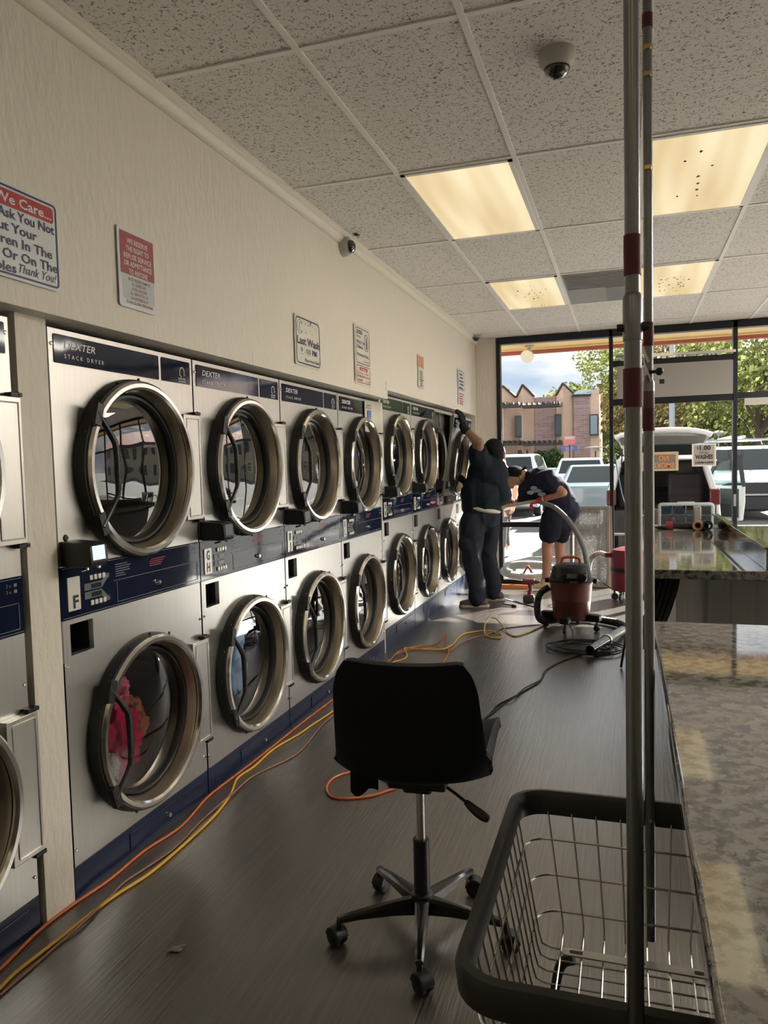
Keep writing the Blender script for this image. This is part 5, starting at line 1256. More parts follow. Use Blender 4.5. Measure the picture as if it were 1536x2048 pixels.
kids.append(organic('hair', [('e', hd2 + V(.02, 0, .02), (.09, .085, .105)), (hd2 + V(.06, 0, 0), hd2 + V(.07, 0, -.2), .06, .04)], .009, mat('brown_hair', (.10, .06, .04), .6), None, 2))
kids.append(organic('top', [('e', n_.lerp(pe, .35), (.17, .13, .17)), (n_.lerp(pe, .3), n_.lerp(pe, .95), .15, .155), (n_, n_.lerp(pe, .3), .08, .14)], .010, mat('pale_pink_top', (.70, .42, .38), .8), None, 3, ((8, 8, 5), .008, 0)))
kids.append(organic('leggings', [('e', pe + V(0, 0, -.06), (.16, .13, .12)), (q1, g1, .098, .068), (g1, u1 + V(0, 0, .12), .068, .048), (q2, g2, .098, .068), (g2, u2 + V(0, 0, .12), .068, .048)], .009, mat('grey_leggings', (.10, .10, .11), .8), None, 2))
kids.append(shoe('shoe', u1, (-.3, -1), cuff, cuff, None)); kids.append(shoe('shoe', u2, (-.3, -1), cuff, cuff, None))
seat(r, kids)

# ================================================================== OUTSIDE
GZ = -.12
asph = mat('asphalt', (.115, .112, .108), .9, noise_=((3, 3, 3), .3, (.15, .147, .14)), bump=((60, 60, 60), .4, .01)); conc = mat('concrete_walk', (.15, .145, .135), .85, noise_=((5, 5, 5), .35, (.12, .115, .107)))
o = MB(); o.box(-120, 140, 12.4, 220, GZ - .3, GZ); struct(o.build('parking_lot_ground', asph))
o = MB(); o.box(-20, 60, YW + .06, 12.4, -.4, -.02); struct(o.build('sidewalk', conc, bevel=.01))
o = MB()
for k in range(12): o.box(-9 + 2.75 * k, -8.9 + 2.75 * k, 12.9, 17.6, GZ, GZ + .004)
o.box(-60, 80, 33, 33.15, GZ, GZ + .004)
s = o.build('trim_3', mat('line_paint', (.62, .62, .6), .7)); struct(s)
soff = mat('ochre_soffit', (.62, .44, .20), .6); fasc = mat('brick_red_fascia', (.34, .09, .06), .6)
o = MB(); o.box(-6, 12, YW + .06, 10.30, 2.95, 3.1); struct(o.build('roof_soffit', soff))
o = MB(); o.box(-6, 12, 10.28, 10.36, 2.885, 3.35); s = struct(o.build('roof_fascia', fasc)); o = MB(); o.box(-6, 12, 10.20, 10.28, 2.93, 2.955); o.build('gutter_lip', soff, s)
p = at(2, 2.94, 1064, 699); r = thing('flood_light', 'round white flood light under the ochre soffit outside', 'flood light', (p.x, 10.0, 2.95))
o = MB(); o.lathe([(.0001, 0), (.06, 0), (.06, -.02), (.02, -.03), (.02, -.06)], n=20); o.build('bracket', camw, r)
o = MB(); o.lathe([(.03, 0), (.06, .03), (.085, .10), (.085, .115), (.0001, .11)], (0, .03, -.10), (-.2, -.9, -.45), 24); o.build('lamp_head', mat('frosted_lamp', (.72, .70, .64), .35), r)
# building with sawtooth gables across the lot
BY = 55
def bx(px, py=850, Y=BY): return at(1, Y, px, py).x
def bz(px, py, Y=BY): return at(1, Y, px, py).z
cedar = mat('cedar_siding', (.82, .60, .47), .8, noise_=((1.5, 1.5, 14), .4, (.68, .48, .37))); cedar2 = mat('cedar_siding_plain', (.76, .54, .42), .8)
bm_ = bpy.data.materials.new('brown_brick'); bm_.use_nodes = True; t = bm_.node_tree; b = t.nodes['Principled BSDF']; b.inputs['Roughness'].default_value = .85
tc = N(t, 'ShaderNodeTexCoord'); mp = N(t, 'ShaderNodeMapping'); mp.inputs['Rotation'].default_value = (PI / 2, 0, 0); br = N(t, 'ShaderNodeTexBrick'); br.inputs['Scale'].default_value = 1; br.inputs['Brick Width'].default_value = .6; br.inputs['Row Height'].default_value = .16
br.inputs['Color1'].default_value = (.34, .21, .21, 1); br.inputs['Color2'].default_value = (.46, .31, .30, 1); br.inputs['Mortar'].default_value = (.44, .36, .33, 1); br.inputs['Mortar Size'].default_value = .02
t.links.new(tc.outputs['Object'], mp.inputs[0]); t.links.new(mp.outputs[0], br.inputs[0]); t.links.new(br.outputs[0], b.inputs['Base Color'])
teal = mat('teal_metal_roof', (.012, .04, .048), .5); darkw = mat('building_glass', (.04, .055, .06), .08); trel = mat('dark_trellis', (.07, .06, .055), .7); skyw = mat('pale_building_glass', (.25, .34, .38), .08)
r = thing('building', 'two storey cedar and brick building with sawtooth gables across the lot', 'building', (bx(1100), BY, GZ)); RB = Vector(r.location)
def bpart(o, name, m, **kw):
    x = o.build(name, m, None, **kw); x.data.transform(Matrix.Translation(-RB)); x.parent = r; return x
# folded cedar bays: left flank, gable top, right flank
def bay(pl, pm_, pr, top_px, eave_l, eave_r, depth=1.0):
    xl, xm, xr = bx(pl), bx(pm_), bx(pr); zt = bz(pm_, top_px); zl, zr_ = bz(pl, eave_l), bz(pr, eave_r)
    o = MB(); back = BY + 6
    vs = [(xl, BY, GZ), (xm, BY - depth, GZ), (xr, BY, GZ), (xl, BY, zl), (xm, BY - depth, zt), (xr, BY, zr_), (xl, back, GZ), (xr, back, GZ), (xl, back, zl), (xm, back, zt), (xr, back, zr_)]
    o.add(vs, [(0, 1, 4, 3), (1, 2, 5, 4)], 0); o.add(vs, [(3, 4, 9, 8), (4, 5, 10, 9), (0, 3, 8, 6), (2, 7, 10, 5), (6, 8, 9, 10, 7)], 1)
    bpart(o, 'gable_bay', [cedar, cedar2], smooth=False)
    o = MB(); e_ = V(0, -.12, .06)
    o.beam(V(xl, BY, zl) + e_, V(xm, BY - depth, zt) + e_, .12, .10); o.beam(V(xm, BY - depth, zt) + e_, V(xr, BY, zr_) + e_, .12, .10); bpart(o, 'gable_trim', trel)
bay(985, 1011, 1033, 776, 800, 797); bay(1033, 1050, 1070, 774, 797, 795); bay(1112, 1129, 1148, 771, 793, 789)
o = MB(); o.box(bx(1070), bx(1112), BY - .1, BY + 6, GZ, bz(1090, 794)); bpart(o, 'brick_bay', bm_, smooth=False)
o = MB(); o.box(bx(1148), bx(1180), BY - .3, BY + 6, GZ, bz(1165, 790)); bpart(o, 'brick_bay', bm_, smooth=False)
o = MB(); o.box(bx(1180), bx(1199), BY - .2, BY + 6, GZ, bz(1190, 789)); o.add([(bx(1180), BY - .2, bz(1180, 789)), (bx(1199), BY - .2, bz(1199, 789)), (bx(1199), BY - .2, bz(1199, 774))], [(0, 1, 2)]); bpart(o, 'cedar_end_bay', cedar, smooth=False)
o = MB(); vs = [(bx(1146), BY - .5, bz(1146, 790)), (bx(1181), BY - .5, bz(1181, 789)), (bx(1199), BY + 2, bz(1199, 773)), (bx(1154), BY + 2, bz(1154, 775)), (bx(1181), BY + 4, bz(1181, 789)), (bx(1146), BY + 4, bz(1146, 790))]
o.add(vs, [(0, 1, 2, 3), (3, 2, 4, 5)]); x_ = bpart(o, 'teal_roof', teal, smooth=False); md = x_.modifiers.new('thick', 'SOLIDIFY'); md.thickness = .15
for (pa, pb, ya, yb, gl) in ((1000, 1008, 836, 873, darkw), (1035, 1047, 835, 873, darkw), (1113, 1126, 832, 870, darkw), (1182, 1195, 832, 869, skyw), (1113, 1125, 903, 915, darkw), (1040, 1055, 903, 915, darkw)):
    xa, xb = bx(pa), bx(pb); z1, z0 = bz(pa, ya), bz(pa, yb); yy = BY - .75 if gl is darkw and pa > 1000 else BY - .6
    o = MB(); o.box(xa - .08, xb + .08, yy, yy + .5, z0 - .08, z1 + .08); f_ = bpart(o, 'window', trel)
    o = MB(); o.box(xa, xb, yy - .02, yy + .02, z0, z1); g = o.build('pane', gl, None); g.data.transform(Matrix.Translation(-RB)); g.parent = f_
for ya in (820, 893):
    for pa, pb in ((995, 1047), (1052, 1126)):
        o = MB(); xa, xb = bx(pa), bx(pb); z = bz(pa, ya)
        o.box(xa, xb, BY - 2.3, BY - 2.15, z, z + .18); o.box(xa, xb, BY - 1.4, BY - 1.25, z, z + .18)
        for k in range(int((xb - xa) / .35) + 1): o.box(xa + .35 * k, xa + .35 * k + .1, BY - 2.5, BY - .8, z + .18, z + .34)
        bpart(o, 'trellis', trel)
for (px, w_, ya, yb, cc, nm, lb) in ((1139, .66, 872, 889, (.72, .20, .20), 'red_board', 'sign'), (1138, .98, 891, 902, (.10, .16, .42), 'blue_board', 'sign')):
    c_ = at(1, 48, px, (ya + yb) / 2); h_ = abs(bz(px, ya, 48) - bz(px, yb, 48))
    r2 = thing('street_sign', ('red and white board on a post' if 'red' in nm else 'blue board with white lettering on posts') + ' before the brick building', 'sign', (c_.x, 48 if 'red' in nm else 48.6, GZ))
    o = MB(); o.box(-w_ / 2, w_ / 2, -.05, .05, c_.z - h_ / 2 - GZ, c_.z + h_ / 2 - GZ); bo = o.build('board', mat(nm, cc, .5), r2)
    o = MB(); o.box(-.04, .04, .05, .13, 0, c_.z + h_ / 2 - GZ); o.build('post', trel, r2)
    f = ((-w_ / 2, -.051, c_.z - h_ / 2 - GZ), (1, 0, 0), (0, 0, 1)); o = MB()
    if 'red' in nm: fill(o, .05, w_ - .05, h_ * .62, h_ * .95, .05, f, 0, .004)
    else: bars(o, f, .2, w_ - .2, h_ * .15, h_ * .85, 2, 3)
    o.build('print', cuff, bo)
# vegetation
def leafmat(name, c, c2):
    m = bpy.data.materials.new(name); m.use_nodes = True; t = m.node_tree; t.nodes.clear(); oo = N(t, 'ShaderNodeOutputMaterial'); mx = N(t, 'ShaderNodeMixShader'); df = N(t, 'ShaderNodeBsdfDiffuse'); tl = N(t, 'ShaderNodeBsdfTranslucent')
    tc = N(t, 'ShaderNodeTexCoord'); nz = N(t, 'ShaderNodeTexNoise'); nz.inputs['Scale'].default_value = 1.3; nz.inputs['Detail'].default_value = 4; rp = N(t, 'ShaderNodeValToRGB'); rp.color_ramp.elements[0].position = .35; rp.color_ramp.elements[1].position = .65
    rp.color_ramp.elements[0].color = (*c, 1); rp.color_ramp.elements[1].color = (*c2, 1); mx.inputs[0].default_value = .55
    t.links.new(tc.outputs['Object'], nz.inputs['Vector']); t.links.new(nz.outputs['Fac'], rp.inputs[0]); t.links.new(rp.outputs[0], df.inputs[0]); t.links.new(rp.outputs[0], tl.inputs[0]); t.links.new(df.outputs[0], mx.inputs[1]); t.links.new(tl.outputs[0], mx.inputs[2]); t.links.new(mx.outputs[0], oo.inputs[0]); return m
lf_y = leafmat('leaf_yellow_green', (.17, .20, .07), (.30, .32, .12)); lf_g = leafmat('leaf_green', (.10, .14, .06), (.19, .23, .09)); lf_b = leafmat('leaf_bronze', (.16, .155, .07), (.26, .20, .10)); lf_d = leafmat('leaf_dark', (.05, .08, .035), (.10, .14, .06))
bark = mat('bark', (.10, .075, .055), .9)
def tree(label, px, Y, z_top, rad, lm, seed, n=4200, leaf=.34, zbot=1.9, group='trees behind the parked cars', cat='tree', trunk=True, name='street_tree', sx=1.0):
    rn = random.Random(seed); x = at(1, Y, px, 880).x
    r = thing(name, label, cat, (x, Y, GZ), 0, group)
    H = z_top - GZ; zc = (H + zbot) / 2; rz = (H - zbot) / 2
    clumps = []
    for k in range(26 if trunk else 14):
        a, e_ = rn.uniform(0, 2 * PI), math.asin(rn.uniform(-1, 1)); q = rn.uniform(.35, 1) ** .6
        clumps.append((V(rad * sx * q * math.cos(a) * math.cos(e_), rad * q * math.sin(a) * math.cos(e_), zc + rz * q * math.sin(e_)), rn.uniform(.28, .5) * rad))
    if trunk:
        o = MB(); top = V(0, 0, zc + rz * .3); o.tube(smooth_path([V(0, 0, 0), V(.05, 0, zbot * .6), V(-.08, .05, zbot + .6), top], 5), [.20 - .008 * i for i in range(16)], 10)
        t_ = o.build('trunk', bark, r); 
        for k in range(7):
            c = clumps[k][0]; b0 = V(0, 0, zbot * .55 + rn.uniform(.2, 1.6)); o = MB(); o.tube(smooth_path([b0, b0.lerp(c, .5) + V(0, 0, .3), c], 4), [.09, .08, .075, .07, .06, .05, .04, .03, .02], 6); o.build('branch', bark, t_)
    vs, fs = [], []
    for k in range(n):
        c, cr = clumps[k % len(clumps)]; v = V(rn.gauss(0, 1), rn.gauss(0, 1), rn.gauss(0, 1)).normalized() * cr * rn.uniform(.5, 1.05) ** .7
        p = c + v; s_ = leaf * rn.uniform(.6, 1.3); u = V(rn.gauss(0, 1), rn.gauss(0, 1), rn.gauss(0, 1)).normalized(); w = u.orthogonal().normalized() * s_ * .5; u = u * s_
        i = len(vs); vs += [p - u * .5, p + w, p + u * .5, p - w]; fs.append((i, i + 1, i + 2, i + 3))
    o = MB(); o.v = [tuple(q) for q in vs]; o.f = fs; o.mi = [0] * len(fs); o.build('foliage', lm, r, smooth=False)
    return r
tree('tall yellow green tree rising behind the right end of the brick building', 1222, 72, 12.2, 4.6, lf_y, 1, 6500)
tree('round green tree behind the sawtooth gables near the centre mullion', 1150, 72, 8.0, 3.4, lf_y, 2)
tree('green tree peeking out at the left end of the sawtooth building', 994, 68, 7.6, 2.2, lf_y, 3, 2500)
tree('large bronze tinged tree behind the two uprights', 1345, 58, 10.8, 4.6, lf_b, 4, 6500, leaf=.36)
tree('dark green tree below the grey header panel', 1302, 72, 7.4, 3.6, lf_g, 5, 5000)
tree('dense green tree right of the street light pole', 1390, 64, 6.6, 3.0, lf_g, 6, 4200)
tree('slender green tree beside the small path lamp', 1452, 52, 6.9, 1.9, lf_y, 7, 3200, leaf=.28)
tree('bright green tree with a forked dark trunk at the right edge of the view', 1518, 46, 9.0, 3.9, lf_y, 8, 6500, leaf=.3, zbot=2.6)
tree('broad green tree above the white van at the right edge', 1590, 55, 8.5, 4.0, lf_g, 9, 4500)
for k, (px, Y, zt, rd, lm, lb) in enumerate(((1078, 50, 2.6, 1.0, lf_d, 'dark green bush in front of the brick bay of the building'), (1240, 60, 3.6, 2.4, lf_d, 'dark hedge bush right of the brick building'), (1320, 62, 3.8, 2.6, lf_d, 'dark hedge bush behind the raised tailgate'), (1400, 70, 4.2, 3.0, lf_d, 'dark hedge bush behind the dollar sign notice'), (1470, 62, 3.6, 2.6, lf_d, 'dark hedge bush behind the ladder rack van'), (1545, 62, 3.6, 2.6, lf_d, 'dark hedge bush at the right edge behind the van'))):
    tree(lb, px, Y, zt, rd, lm, 20 + k, 2600, .26, .2, 'bushes behind the parked cars', 'bush', False, 'garden_bush', 1.5)
for k in range(9):   # trees farther right, seen only in reflections
    tree('street tree beyond the right part of the lot, seen mirrored in the dryer doors', 1620 + 130 * k, 62 + 6 * (k % 3), 8.5, 3.6, (lf_g, lf_y)[k % 2], 40 + k, 1400, .55)
r = thing('street_light', 'tall pale steel street light pole behind the tailgate', 'street light', (at(1, 42, 1344, 850).x, 42, GZ)); polep = mat('pole_grey', (.42, .46, .50), .5)
o = MB(); o.lathe([(.0001, 0), (.22, 0), (.22, .3), (.155, .35), (.12, 9.2)], n=16); o.build('pole', polep, r); o = MB(); o.tube([(0, 0, 9.2), (.4, 0, 9.5), (1.6, 0, 9.6)], .05, 8); o.obox((1.9, 0, 9.6), (.7, .3, .12)); o.build('lamp_arm', polep, r)
r = thing('path_lamp', 'small white mushroom shaped path lamp among the trees', 'path lamp', (at(1, 45, 1437, 880).x, 45, GZ))
o = MB(); o.lathe([(.05, 0), (.04, 2.75)], n=12); o.build('pole', polep, r); o = MB(); o.lathe([(.04, 2.70), (.12, 2.80), (.42, 2.86), (.40, 2.92), (.10, 3.02), (.0001, 3.03)], n=20); o.build('shade', cuff, r)
r = thing('patio_heater', 'flat topped stand on a thin post among the parked cars', 'stand', (at(1, 41, 1191, 910).x, 41, GZ))
zt = at(1, 41, 1191, 894).z - GZ; o = MB(); o.lathe([(.25, 0), (.25, .06), (.05, .08), (.04, zt - .1)], n=14); o.build('pole', trel, r); o = MB(); o.lathe([(.05, zt - .22), (.2, zt - .16), (.2, zt - .05), (.55, zt - .03), (.52, zt), (.0001, zt + .03)], n=20); o.build('top', mat('stand_tan', (.42, .36, .27), .6), r)

# ---------------- vehicles
tyre = mat('tyre', (.015, .015, .016), .8); tail = mat('tail_red', (.09, .006, .008), .2, coat=.5); lampw = mat('lamp_white', (.7, .72, .74), .15); plw = mat('plate_white', (.62, .60, .60), .5); blacktrim = mat('black_trim', (.015, .016, .02), .5)
def paint(name, c): return mat(name, c, .25, .1, coat=.6)
def car(name, label, x, y, rz, st, col, side_glass=(), top_glass=(), wheels=(.75, 3.4), wr=.33, W=1.8, rear=True, plate=False):
    """st rows: (s, z bottom, z mid, z belt, z roof, half widths at bottom, mid, belt, roof); s runs from rear bumper to front"""
    r = thing(name, label, 'vehicle', (x, y, GZ), rz, None)
    o = MB(); vs = []
    for s_, zb, zm, zt, zr_, wb, wm, wt, wr_ in st:
        vs += [(-wb, s_, zb), (-wm, s_, zm), (-wt, s_, zt), (-wr_, s_, zr_), (wr_, s_, zr_), (wt, s_, zt), (wm, s_, zm), (wb, s_, zb)]
    fs = [(i * 8 + j, i * 8 + (j + 1) % 8, (i + 1) * 8 + (j + 1) % 8, (i + 1) * 8 + j) for i in range(len(st) - 1) for j in range(8)]
    n = len(st) - 1; fs += [tuple(range(7, -1, -1)), tuple(n * 8 + j for j in range(8))]
    o.add(vs, fs); b_ = o.build('body', col, r, bevel=.035, sharp=50, recalc=True, seg=3)
    def pane(q, nm, parent=b_):
        q = [Vector(v) for v in q]; c = sum(q, Vector()) / 4; nrm = (q[1] - q[0]).cross(q[3] - q[0]).normalized()
        if nrm.dot(c - Vector((0, st[n // 2][0], .9))) < 0: nrm = -nrm
        o = MB(); o.add([v + (c - v) * .10 + nrm * .012 for v in q], [(0, 1, 2, 3)]); o.build(nm, cargl, parent)
    for i in side_glass:
        for a_, b2 in ((2, 3), (5, 4)): pane([vs[i * 8 + a_], vs[(i + 1) * 8 + a_], vs[(i + 1) * 8 + b2], vs[i * 8 + b2]], 'side_window')
    for i in top_glass: pane([vs[i * 8 + 3], vs[i * 8 + 4], vs[(i + 1) * 8 + 4], vs[(i + 1) * 8 + 3]], 'screen_window')
    for s_ in wheels:
        for sg in (-1, 1):
            o = MB(); xw = sg * (W / 2 - .10); o.lathe([(.0001, -.10), (wr * .6, -.10), (wr * .95, -.10), (wr, -.06), (wr, .06), (wr * .95, .10), (wr * .6, .10), (.0001, .10)], (xw, s_, wr), (1, 0, 0), 22); w_ = o.build('wheel', tyre, r)
            o = MB(); o.lathe([(.0001, .012), (wr * .5, .005), (wr * .6, 0)], (xw + sg * .10, s_, wr), (sg, 0, 0), 16); o.build('hubcap', lampw, w_)
    z1 = st[1][3]; wm = st[1][6]
    if rear:
        for sg in (-1, 1):
            o = MB(); o.obox((sg * (wm - .12), st[0][0] - .005, z1 - .10), (.26, .10, .16)); o.build('tail_light', tail, r, bevel=.02)
    else:
        for sg in (-1, 1):
            o = MB(); o.obox((sg * (wm - .14), st[0][0] + .02, z1 - .12), (.30, .12, .15)); o.build('head_light', lampw, r, bevel=.02)
    if plate:
        o = MB(); o.obox((0, st[0][0] - .03, .72), (.32, .012, .16)); p = o.build('licence_plate', plw, r)
        o = MB(); text(o, plate, ((0, st[0][0] - .037, .68), (1, 0, 0), (0, 0, 1)), 0, 0, .07, .26, bold=.01); o.build('plate_lettering', navyp, p)
    return r
cargl = mat('tinted_car_glass', (.022, .03, .035), .08, spec=.35)
def hatch(W=1.8, L=4.4, belt=1.0, roof=1.60, boot=0):
    h = W / 2
    st = [(0, .32, .62, belt - .05, belt - .02, h - .12, h - .05, h - .07, h - .16), (.10, .28, .62, belt, belt + .02, h - .08, h, h - .03, h - .10)]
    if boot: st += [(boot, .26, .62, belt, belt + .03, h - .08, h, h - .02, h - .12), (boot + .6, .26, .62, belt, roof - .03, h - .08, h, h - .02, h - .26)]
    else: st += [(.48, .26, .62, belt, roof - .06, h - .08, h, h - .02, h - .24)]
    a = st[-1][0]
    st += [(a + .35, .26, .62, belt, roof, h - .08, h, h - .02, h - .24), (a + 1.35, .26, .62, belt - .02, roof, h - .08, h, h - .02, h - .23), (2.75 + boot * .3, .26, .62, belt - .04, roof - .05, h - .08, h, h - .02, h - .24), (3.35 + boot * .3, .26, .62, belt - .06, belt - .02, h - .08, h, h - .03, h - .12), (L - .15, .28, .58, belt - .22, belt - .20, h - .10, h - .04, h - .08, h - .16), (L, .32, .55, belt - .32, belt - .30, h - .2, h - .14, h - .18, h - .26)]
    return st
silver = paint('silver_white_paint', (.55, .56, .56)); white = paint('white_paint', (.72, .73, .73)); bluegrey = paint('blue_grey_paint', (.22, .28, .32)); paleblue = paint('pale_blue_white_paint', (.55, .62, .70)); dkblue = paint('deep_blue_paint', (.05, .10, .30)); dk = paint('black_car_paint', (.02, .022, .025))
# crossover with its tailgate up: open shell with a dark cabin
CY = 13.2; cx_ = at(1, CY, 1324, 960).x
st = hatch(1.80, 4.5, 1.02, 1.62)
r = thing('crossover', 'silver crossover parked rear towards the window with its tailgate raised', 'vehicle', (cx_, CY, GZ))
o = MB(); vs = []
for s_, zb, zm, zt, zr_, wb, wm, wt, wr_ in st: vs += [(-wb, s_, zb), (-wm, s_, zm), (-wt, s_, zt), (-wr_, s_, zr_), (wr_, s_, zr_), (wt, s_, zt), (wm, s_, zm), (wb, s_, zb)]
fs = []
for i in range(len(st) - 1):
    for j in range(8):
        if j == 3 and i < 2: continue
        fs.append((i * 8 + j, i * 8 + (j + 1) % 8, (i + 1) * 8 + (j + 1) % 8, (i + 1) * 8 + j))
n = len(st) - 1; fs += [tuple(n * 8 + j for j in range(8))]
vs += [(-.60, 0, .62), (.60, 0, .62)]; fs += [(7, 6, 8 * len(st), 8 * len(st) + 1, 1, 0), (6, 5, 8 * len(st)), ] if False else []
o.add(vs, fs); b_ = o.build('body', silver, r, sharp=50); md = b_.modifiers.new('thick', 'SOLIDIFY'); md.thickness = .03; md.offset = -1
o = MB(); o.box(-.78, .78, .02, .12, .30, .72); o.build('rear_bumper', blacktrim, r, bevel=.03)
o = MB(); o.box(-.74, .74, .08, 2.9, .66, .70); o.box(-.80, .80, 2.85, 2.9, .66, 1.0); o.box(-.86, -.82, .12, 3.2, .3, 1.0); o.box(.82, .86, .12, 3.2, .3, 1.0); o.build('cabin_lining', blacktrim, r)
for sx_ in (-.42, .42):
    o = MB(); o.obox((sx_, 1.05, 1.0), (.56, .16, .62), Matrix.Rotation(-.15, 3, 'X')); s_ = o.build('rear_seat', mat('seat_grey', (.03, .03, .034), .8) if 'seat_grey' not in MATS else MATS['seat_grey'], r, bevel=.05)
    o = MB(); o.obox((sx_, 1.0, 1.40), (.30, .12, .20)); o.build('headrest', MATS['seat_grey'], s_, bevel=.04)
for i in (2, 3, 4):
    for a_, c_ in ((2, 3), (5, 4)):
        q = [Vector(vs[k]) for k in (i * 8 + a_, (i + 1) * 8 + a_, (i + 1) * 8 + c_, i * 8 + c_)]; c = sum(q, Vector()) / 4; sg = 1 if c.x > 0 else -1
        o = MB(); o.add([v + (c - v) * .10 + V(sg * .012, 0, 0) for v in q], [(0, 1, 2, 3)]); o.build('side_window', cargl, b_)
q = [Vector(vs[k]) for k in (5 * 8 + 3, 5 * 8 + 4, 6 * 8 + 4, 6 * 8 + 3)]; c = sum(q, Vector()) / 4; o = MB(); o.add([v + (c - v) * .08 + V(0, 0, .012) for v in q], [(0, 1, 2, 3)]); o.build('windscreen', skyw, b_)
for sg in (-1, 1):
    o = MB(); o.beam((sg * .80, .10, 1.0), (sg * .66, .46, 1.56), .10, .07); o.build('rear_pillar', silver, r, bevel=.02)
    o = MB(); o.obox((sg * .80, .03, .93), (.16, .10, .26)); o.build('tail_light', tail, r, bevel=.02)
    o = MB(); o.tube([(sg * .64, .42, 1.35), (sg * .62, -.05, 1.74)], .012, 8); o.build('gas_strut', blackpl, r)
    for s_ in (.80, 3.5):
        o = MB(); o.lathe([(.0001, -.1), (.30, -.1), (.34, -.06), (.34, .06), (.30, .1), (.0001, .1)], (sg * .80, s_, .34), (1, 0, 0), 22); o.build('wheel', tyre, r)
# tailgate: outer skin, glass and dark inner trim
g0, g1 = V(0, .50, 1.63), V(0, -.28, 1.99)
o = MB(); vs2 = []; nn = 12; mm_ = 8
for i in range(nn + 1):
    for j in range(mm_ + 1):
        u = -1 + 2 * i / nn; t_ = j / mm_; p = g0.lerp(g1, t_); hw = .60 + .14 * t_
        vs2.append((u * hw, p.y - .10 * (1 - abs(u) ** 2.2) * t_, p.z + .10 * math.sin(PI * min(t_, .9)) * .6 - .10 * t_ * abs(u) ** 3 + .03))
o.add(vs2, [(i * (mm_ + 1) + j, (i + 1) * (mm_ + 1) + j, (i + 1) * (mm_ + 1) + j + 1, i * (mm_ + 1) + j + 1) for i in range(nn) for j in range(mm_)])
tg = o.build('tailgate', white, r, sharp=None); md = tg.modifiers.new('thick', 'SOLIDIFY'); md.thickness = .05; md.offset = 0
o = MB()
def tgp(u, t_, dz):
    p = g0.lerp(g1, t_); return (u * (.60 + .14 * t_), p.y - .08 * t_ * (1 - u * u), p.z + .03 - dz)
def strip_(u0, u1, t0, t1, dz, o):
    k = 8; P = []
    for i in range(k + 1):
        u = u0 + (u1 - u0) * i / k; P += [tgp(u, t0, dz), tgp(u, t1, dz)]
    o.add(P, [(2 * i, 2 * i + 2, 2 * i + 3, 2 * i + 1) for i in range(k)])
strip_(-.86, .86, .08, .55, .075, o); o.build('tailgate_glass', cargl, tg); o = MB(); strip_(-.92, .92, .60, .93, .075, o); o.build('inner_trim', mat('trim_grey', (.16, .155, .15), .6), tg)
# open front door on the right
o = MB(); dm = Matrix.Translation((.92, 3.15, 0)) @ Matrix.Rotation(math.radians(-52), 4, 'Z')
f = ((0, 0, 0), (1, 0, 0), (0, 0, 1)); fa = MB(); fa.prism([(0, .32), (.95, .36), (1.0, .70), (1.0, 1.02), (0, 1.0)], f, -.05, .05); o.merge(fa, dm); dr = o.build('open_door', silver, r, bevel=.02)
o = MB(); fa = MB()
for a_, b2 in (((0, 0, 1.0), (.36, 0, 1.50)), ((.36, 0, 1.50), (.90, 0, 1.56)), ((.90, 0, 1.56), (1.0, 0, 1.0))): fa.beam(a_, b2, .05, .06)
o.merge(fa, dm); o.build('door_frame', blacktrim, dr)
o = MB(); fa = MB(); fa.box(.06, .93, -.066, -.05, .42, .96); fa.box(.2, .8, -.10, -.066, .66, .74); o.merge(fa, dm); o.build('door_lining', blacktrim, dr)
o = MB(); fa = MB(); fa.quad((.05, 0, 1.02), (.96, 0, 1.02), (.88, 0, 1.53), (.37, 0, 1.47)); o.merge(fa, dm); o.build('door_window', glass_mat('door_tint', (.55, .72, .70), 1.3), dr)
car('sedan', 'blue grey sedan with its rear towards the window, left of the crossover', at(1, 18, 1190, 960).x, 18.1, 0, hatch(1.8, 4.7, .98, 1.46, .55), bluegrey, (3, 4, 5), (2, 6), (.95, 3.7))
car('crossover', 'white crossover with a dark rear window beyond the blue grey sedan', at(1, 26.4, 1160, 930).x, 26.4, 0, hatch(1.86, 4.5, 1.02, 1.66), white, (2, 3, 4), (1, 5), (.8, 3.5), plate='7KXD')
car('hatchback', 'pale blue white hatchback at the back of the parked row', at(1, 31.2, 1163, 920).x, 31.2, 0, hatch(1.86, 4.4, 1.02, 1.62), paleblue, (2, 3, 4), (1, 5))
car('minivan', 'white van with a roof rack at the left, behind the cap of the bending man', at(1, 21.5, 1012, 935).x, 21.5, 0, hatch(1.9, 4.8, 1.10, 1.80), white, (2, 3, 4), (1, 5))
rk = bpy.context.scene.objects[-1] if False else None
car('sedan', 'deep blue car far behind the dollar sign notice', at(1, 27, 1405, 930).x, 27, 0, hatch(1.8, 4.6, .98, 1.46, .5), dkblue, (3, 4, 5), (2, 6))
# pickup, side on
px_ = at(1, 36, 1045, 930).x
r = thing('pickup_truck', 'pale pickup truck standing side on in front of the brick building', 'vehicle', (px_, 37.0, GZ))
o = MB(); f = ((0, .9, 0), (1, 0, 0), (0, 0, 1)); prof = [(-2.2, .45), (-1.9, .45), (-1.75, .8), (-1.1, .8), (-.95, .45), (1.75, .45), (1.9, .8), (2.55, .8), (2.7, .45), (3.25, .5), (3.25, 1.25), (.95, 1.25), (.75, 1.80), (.55, 1.88), (-.45, 1.88), (-.95, 1.30), (-2.1, 1.15), (-2.25, .9)]
o.prism(prof, f, 0, 1.8); o.build('body', paleblue, r, bevel=.04, recalc=True)
o = MB()
for q in ([(-.78, 1.32), (-.40, 1.78), (.02, 1.78), (.02, 1.32)], [(.10, 1.32), (.10, 1.78), (.50, 1.78), (.66, 1.32)]): o.prism(q, ((0, -.912, 0), (1, 0, 0), (0, 0, 1)), 0, .012)
o.build('side_window', cargl, r)
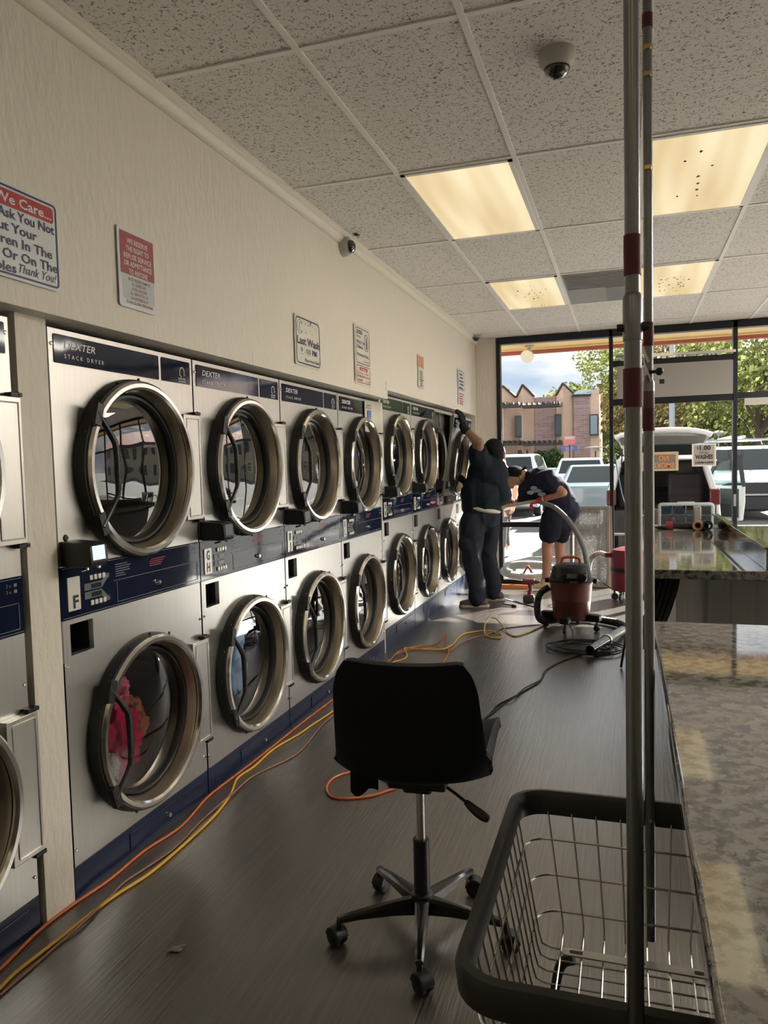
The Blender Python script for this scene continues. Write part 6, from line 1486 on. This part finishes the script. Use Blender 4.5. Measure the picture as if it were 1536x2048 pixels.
for xx_ in (-1.42, 2.22):
    for yy in (-.78, .78):
        o = MB(); o.lathe([(.0001, -.11), (.3, -.11), (.37, -.06), (.37, .06), (.3, .11), (.0001, .11)], (xx_, yy, .37), (0, 1, 0), 22); o.build('wheel', tyre, r)
o = MB(); o.lathe([(.0001, .01), (.09, .01), (.09, 0)], (.45, -.905, 1.05), (0, -1, 0), 16); o.build('fuel_cap', lampw, r)
# panel van, front towards the window, ladder rack on the roof
vx_ = at(1, 20.2, 1506, 960).x
def vst(h=.93):
    return [(0, .30, .62, .92, .95, h - .12, h - .05, h - .10, h - .2), (.12, .24, .62, 1.0, 1.03, h - .06, h, h - .04, h - .12), (.95, .24, .62, 1.14, 1.17, h - .06, h, h - .02, h - .10), (1.75, .24, .62, 1.14, 1.78, h - .06, h, h - .01, h - .18), (2.2, .24, .62, 1.14, 1.85, h - .06, h, h, h - .14), (3.6, .24, .62, 1.14, 1.86, h - .06, h, h, h - .13), (4.8, .3, .62, 1.14, 1.80, h - .08, h - .02, h - .02, h - .16)]
r = car('panel_van', 'white panel van facing the window with a ladder rack on its roof', vx_, 20.2, 0, vst(), white, (3,), (2,), (.95, 3.9), .34, 1.86, False, '8MVT382')
for c in r.children:
    if c.name.startswith('licence_plate'): c.location = (0, -.02, -.02)
o = MB(); o.box(-.80, .80, -.04, .10, .24, .62); o.build('lower_bumper', blacktrim, r, bevel=.05)
o = MB(); o.prism([(-.62, .66), (.62, .66), (.70, .88), (.55, .93), (-.55, .93), (-.70, .88)], ((0, -.03, 0), (1, 0, 0), (0, 0, 1)), 0, .06); g = o.build('grille', blacktrim, r, recalc=True)
o = MB()
for z in (.70, .76, .82): o.box(-.6, .6, -.045, -.03, z, z + .02)
o.build('grille_bar', mat('grille_grey', (.08, .08, .09), .4), g)
o = MB(); o.lathe([(.0001, .012), (.10, .010), (.11, 0)], (0, -.05, .875), (0, -1, 0), 24, sx=1, sy=.42); o.build('oval_badge', lampw, g)
o = MB()
for y_ in (1.9, 3.0, 4.2): o.tube([(-.85, y_, 1.90), (-.80, y_, 2.02), (.80, y_, 2.02), (.85, y_, 1.90)], .022, 8)
for x_ in (-.72, .72): o.tube([(x_, 1.7, 2.04), (x_, 4.6, 2.04)], .022, 8)
o.build('roof_rack', mat('rack_grey', (.35, .36, .37), .4, .6), r)
o = MB()
for x_ in (-.30, .02): o.box(x_ - .02, x_ + .02, 1.5, 4.7, 2.05, 2.12)
for k in range(11): o.box(-.30, .02, 1.6 + k * .29, 1.63 + k * .29, 2.07, 2.10)
tag(o.build('ladder', mat('ladder_white', (.7, .7, .7), .4)), 'white ladder lying on the roof rack of the panel van', 'ladder').location = (vx_, 20.2, GZ)
for sg in (-1, 1):
    o = MB(); o.obox((sg * 1.02, 1.35, 1.22), (.20, .10, .28)); o.build('wing_mirror', blacktrim, r, bevel=.03)
# house with a red roof, off to the right: mirrored in the dryer glass
r = thing('house', 'tan two storey house with a red tiled roof, mirrored in the first dryer door', 'building', (27, 40, GZ))
o = MB(); o.box(-11, 11, 0, 8, 0, 5.2); o.build('wall', mat('tan_stucco', (.50, .43, .34), .8), r)
o = MB(); o.prism([(-1, 5.0), (9, 5.0), (4, 7.2)], ((-11.6, 0, 0), (0, 1, 0), (0, 0, 1)), 0, 23.2); o.build('roof', mat('red_tile', (.34, .10, .07), .8), r)
for k in range(7):
    for z in (.9, 3.5): o = MB(); o.box(-9.8 + 3 * k, -8.4 + 3 * k, -.06, 0, z, z + 1.3); o.build('window', darkw, r)
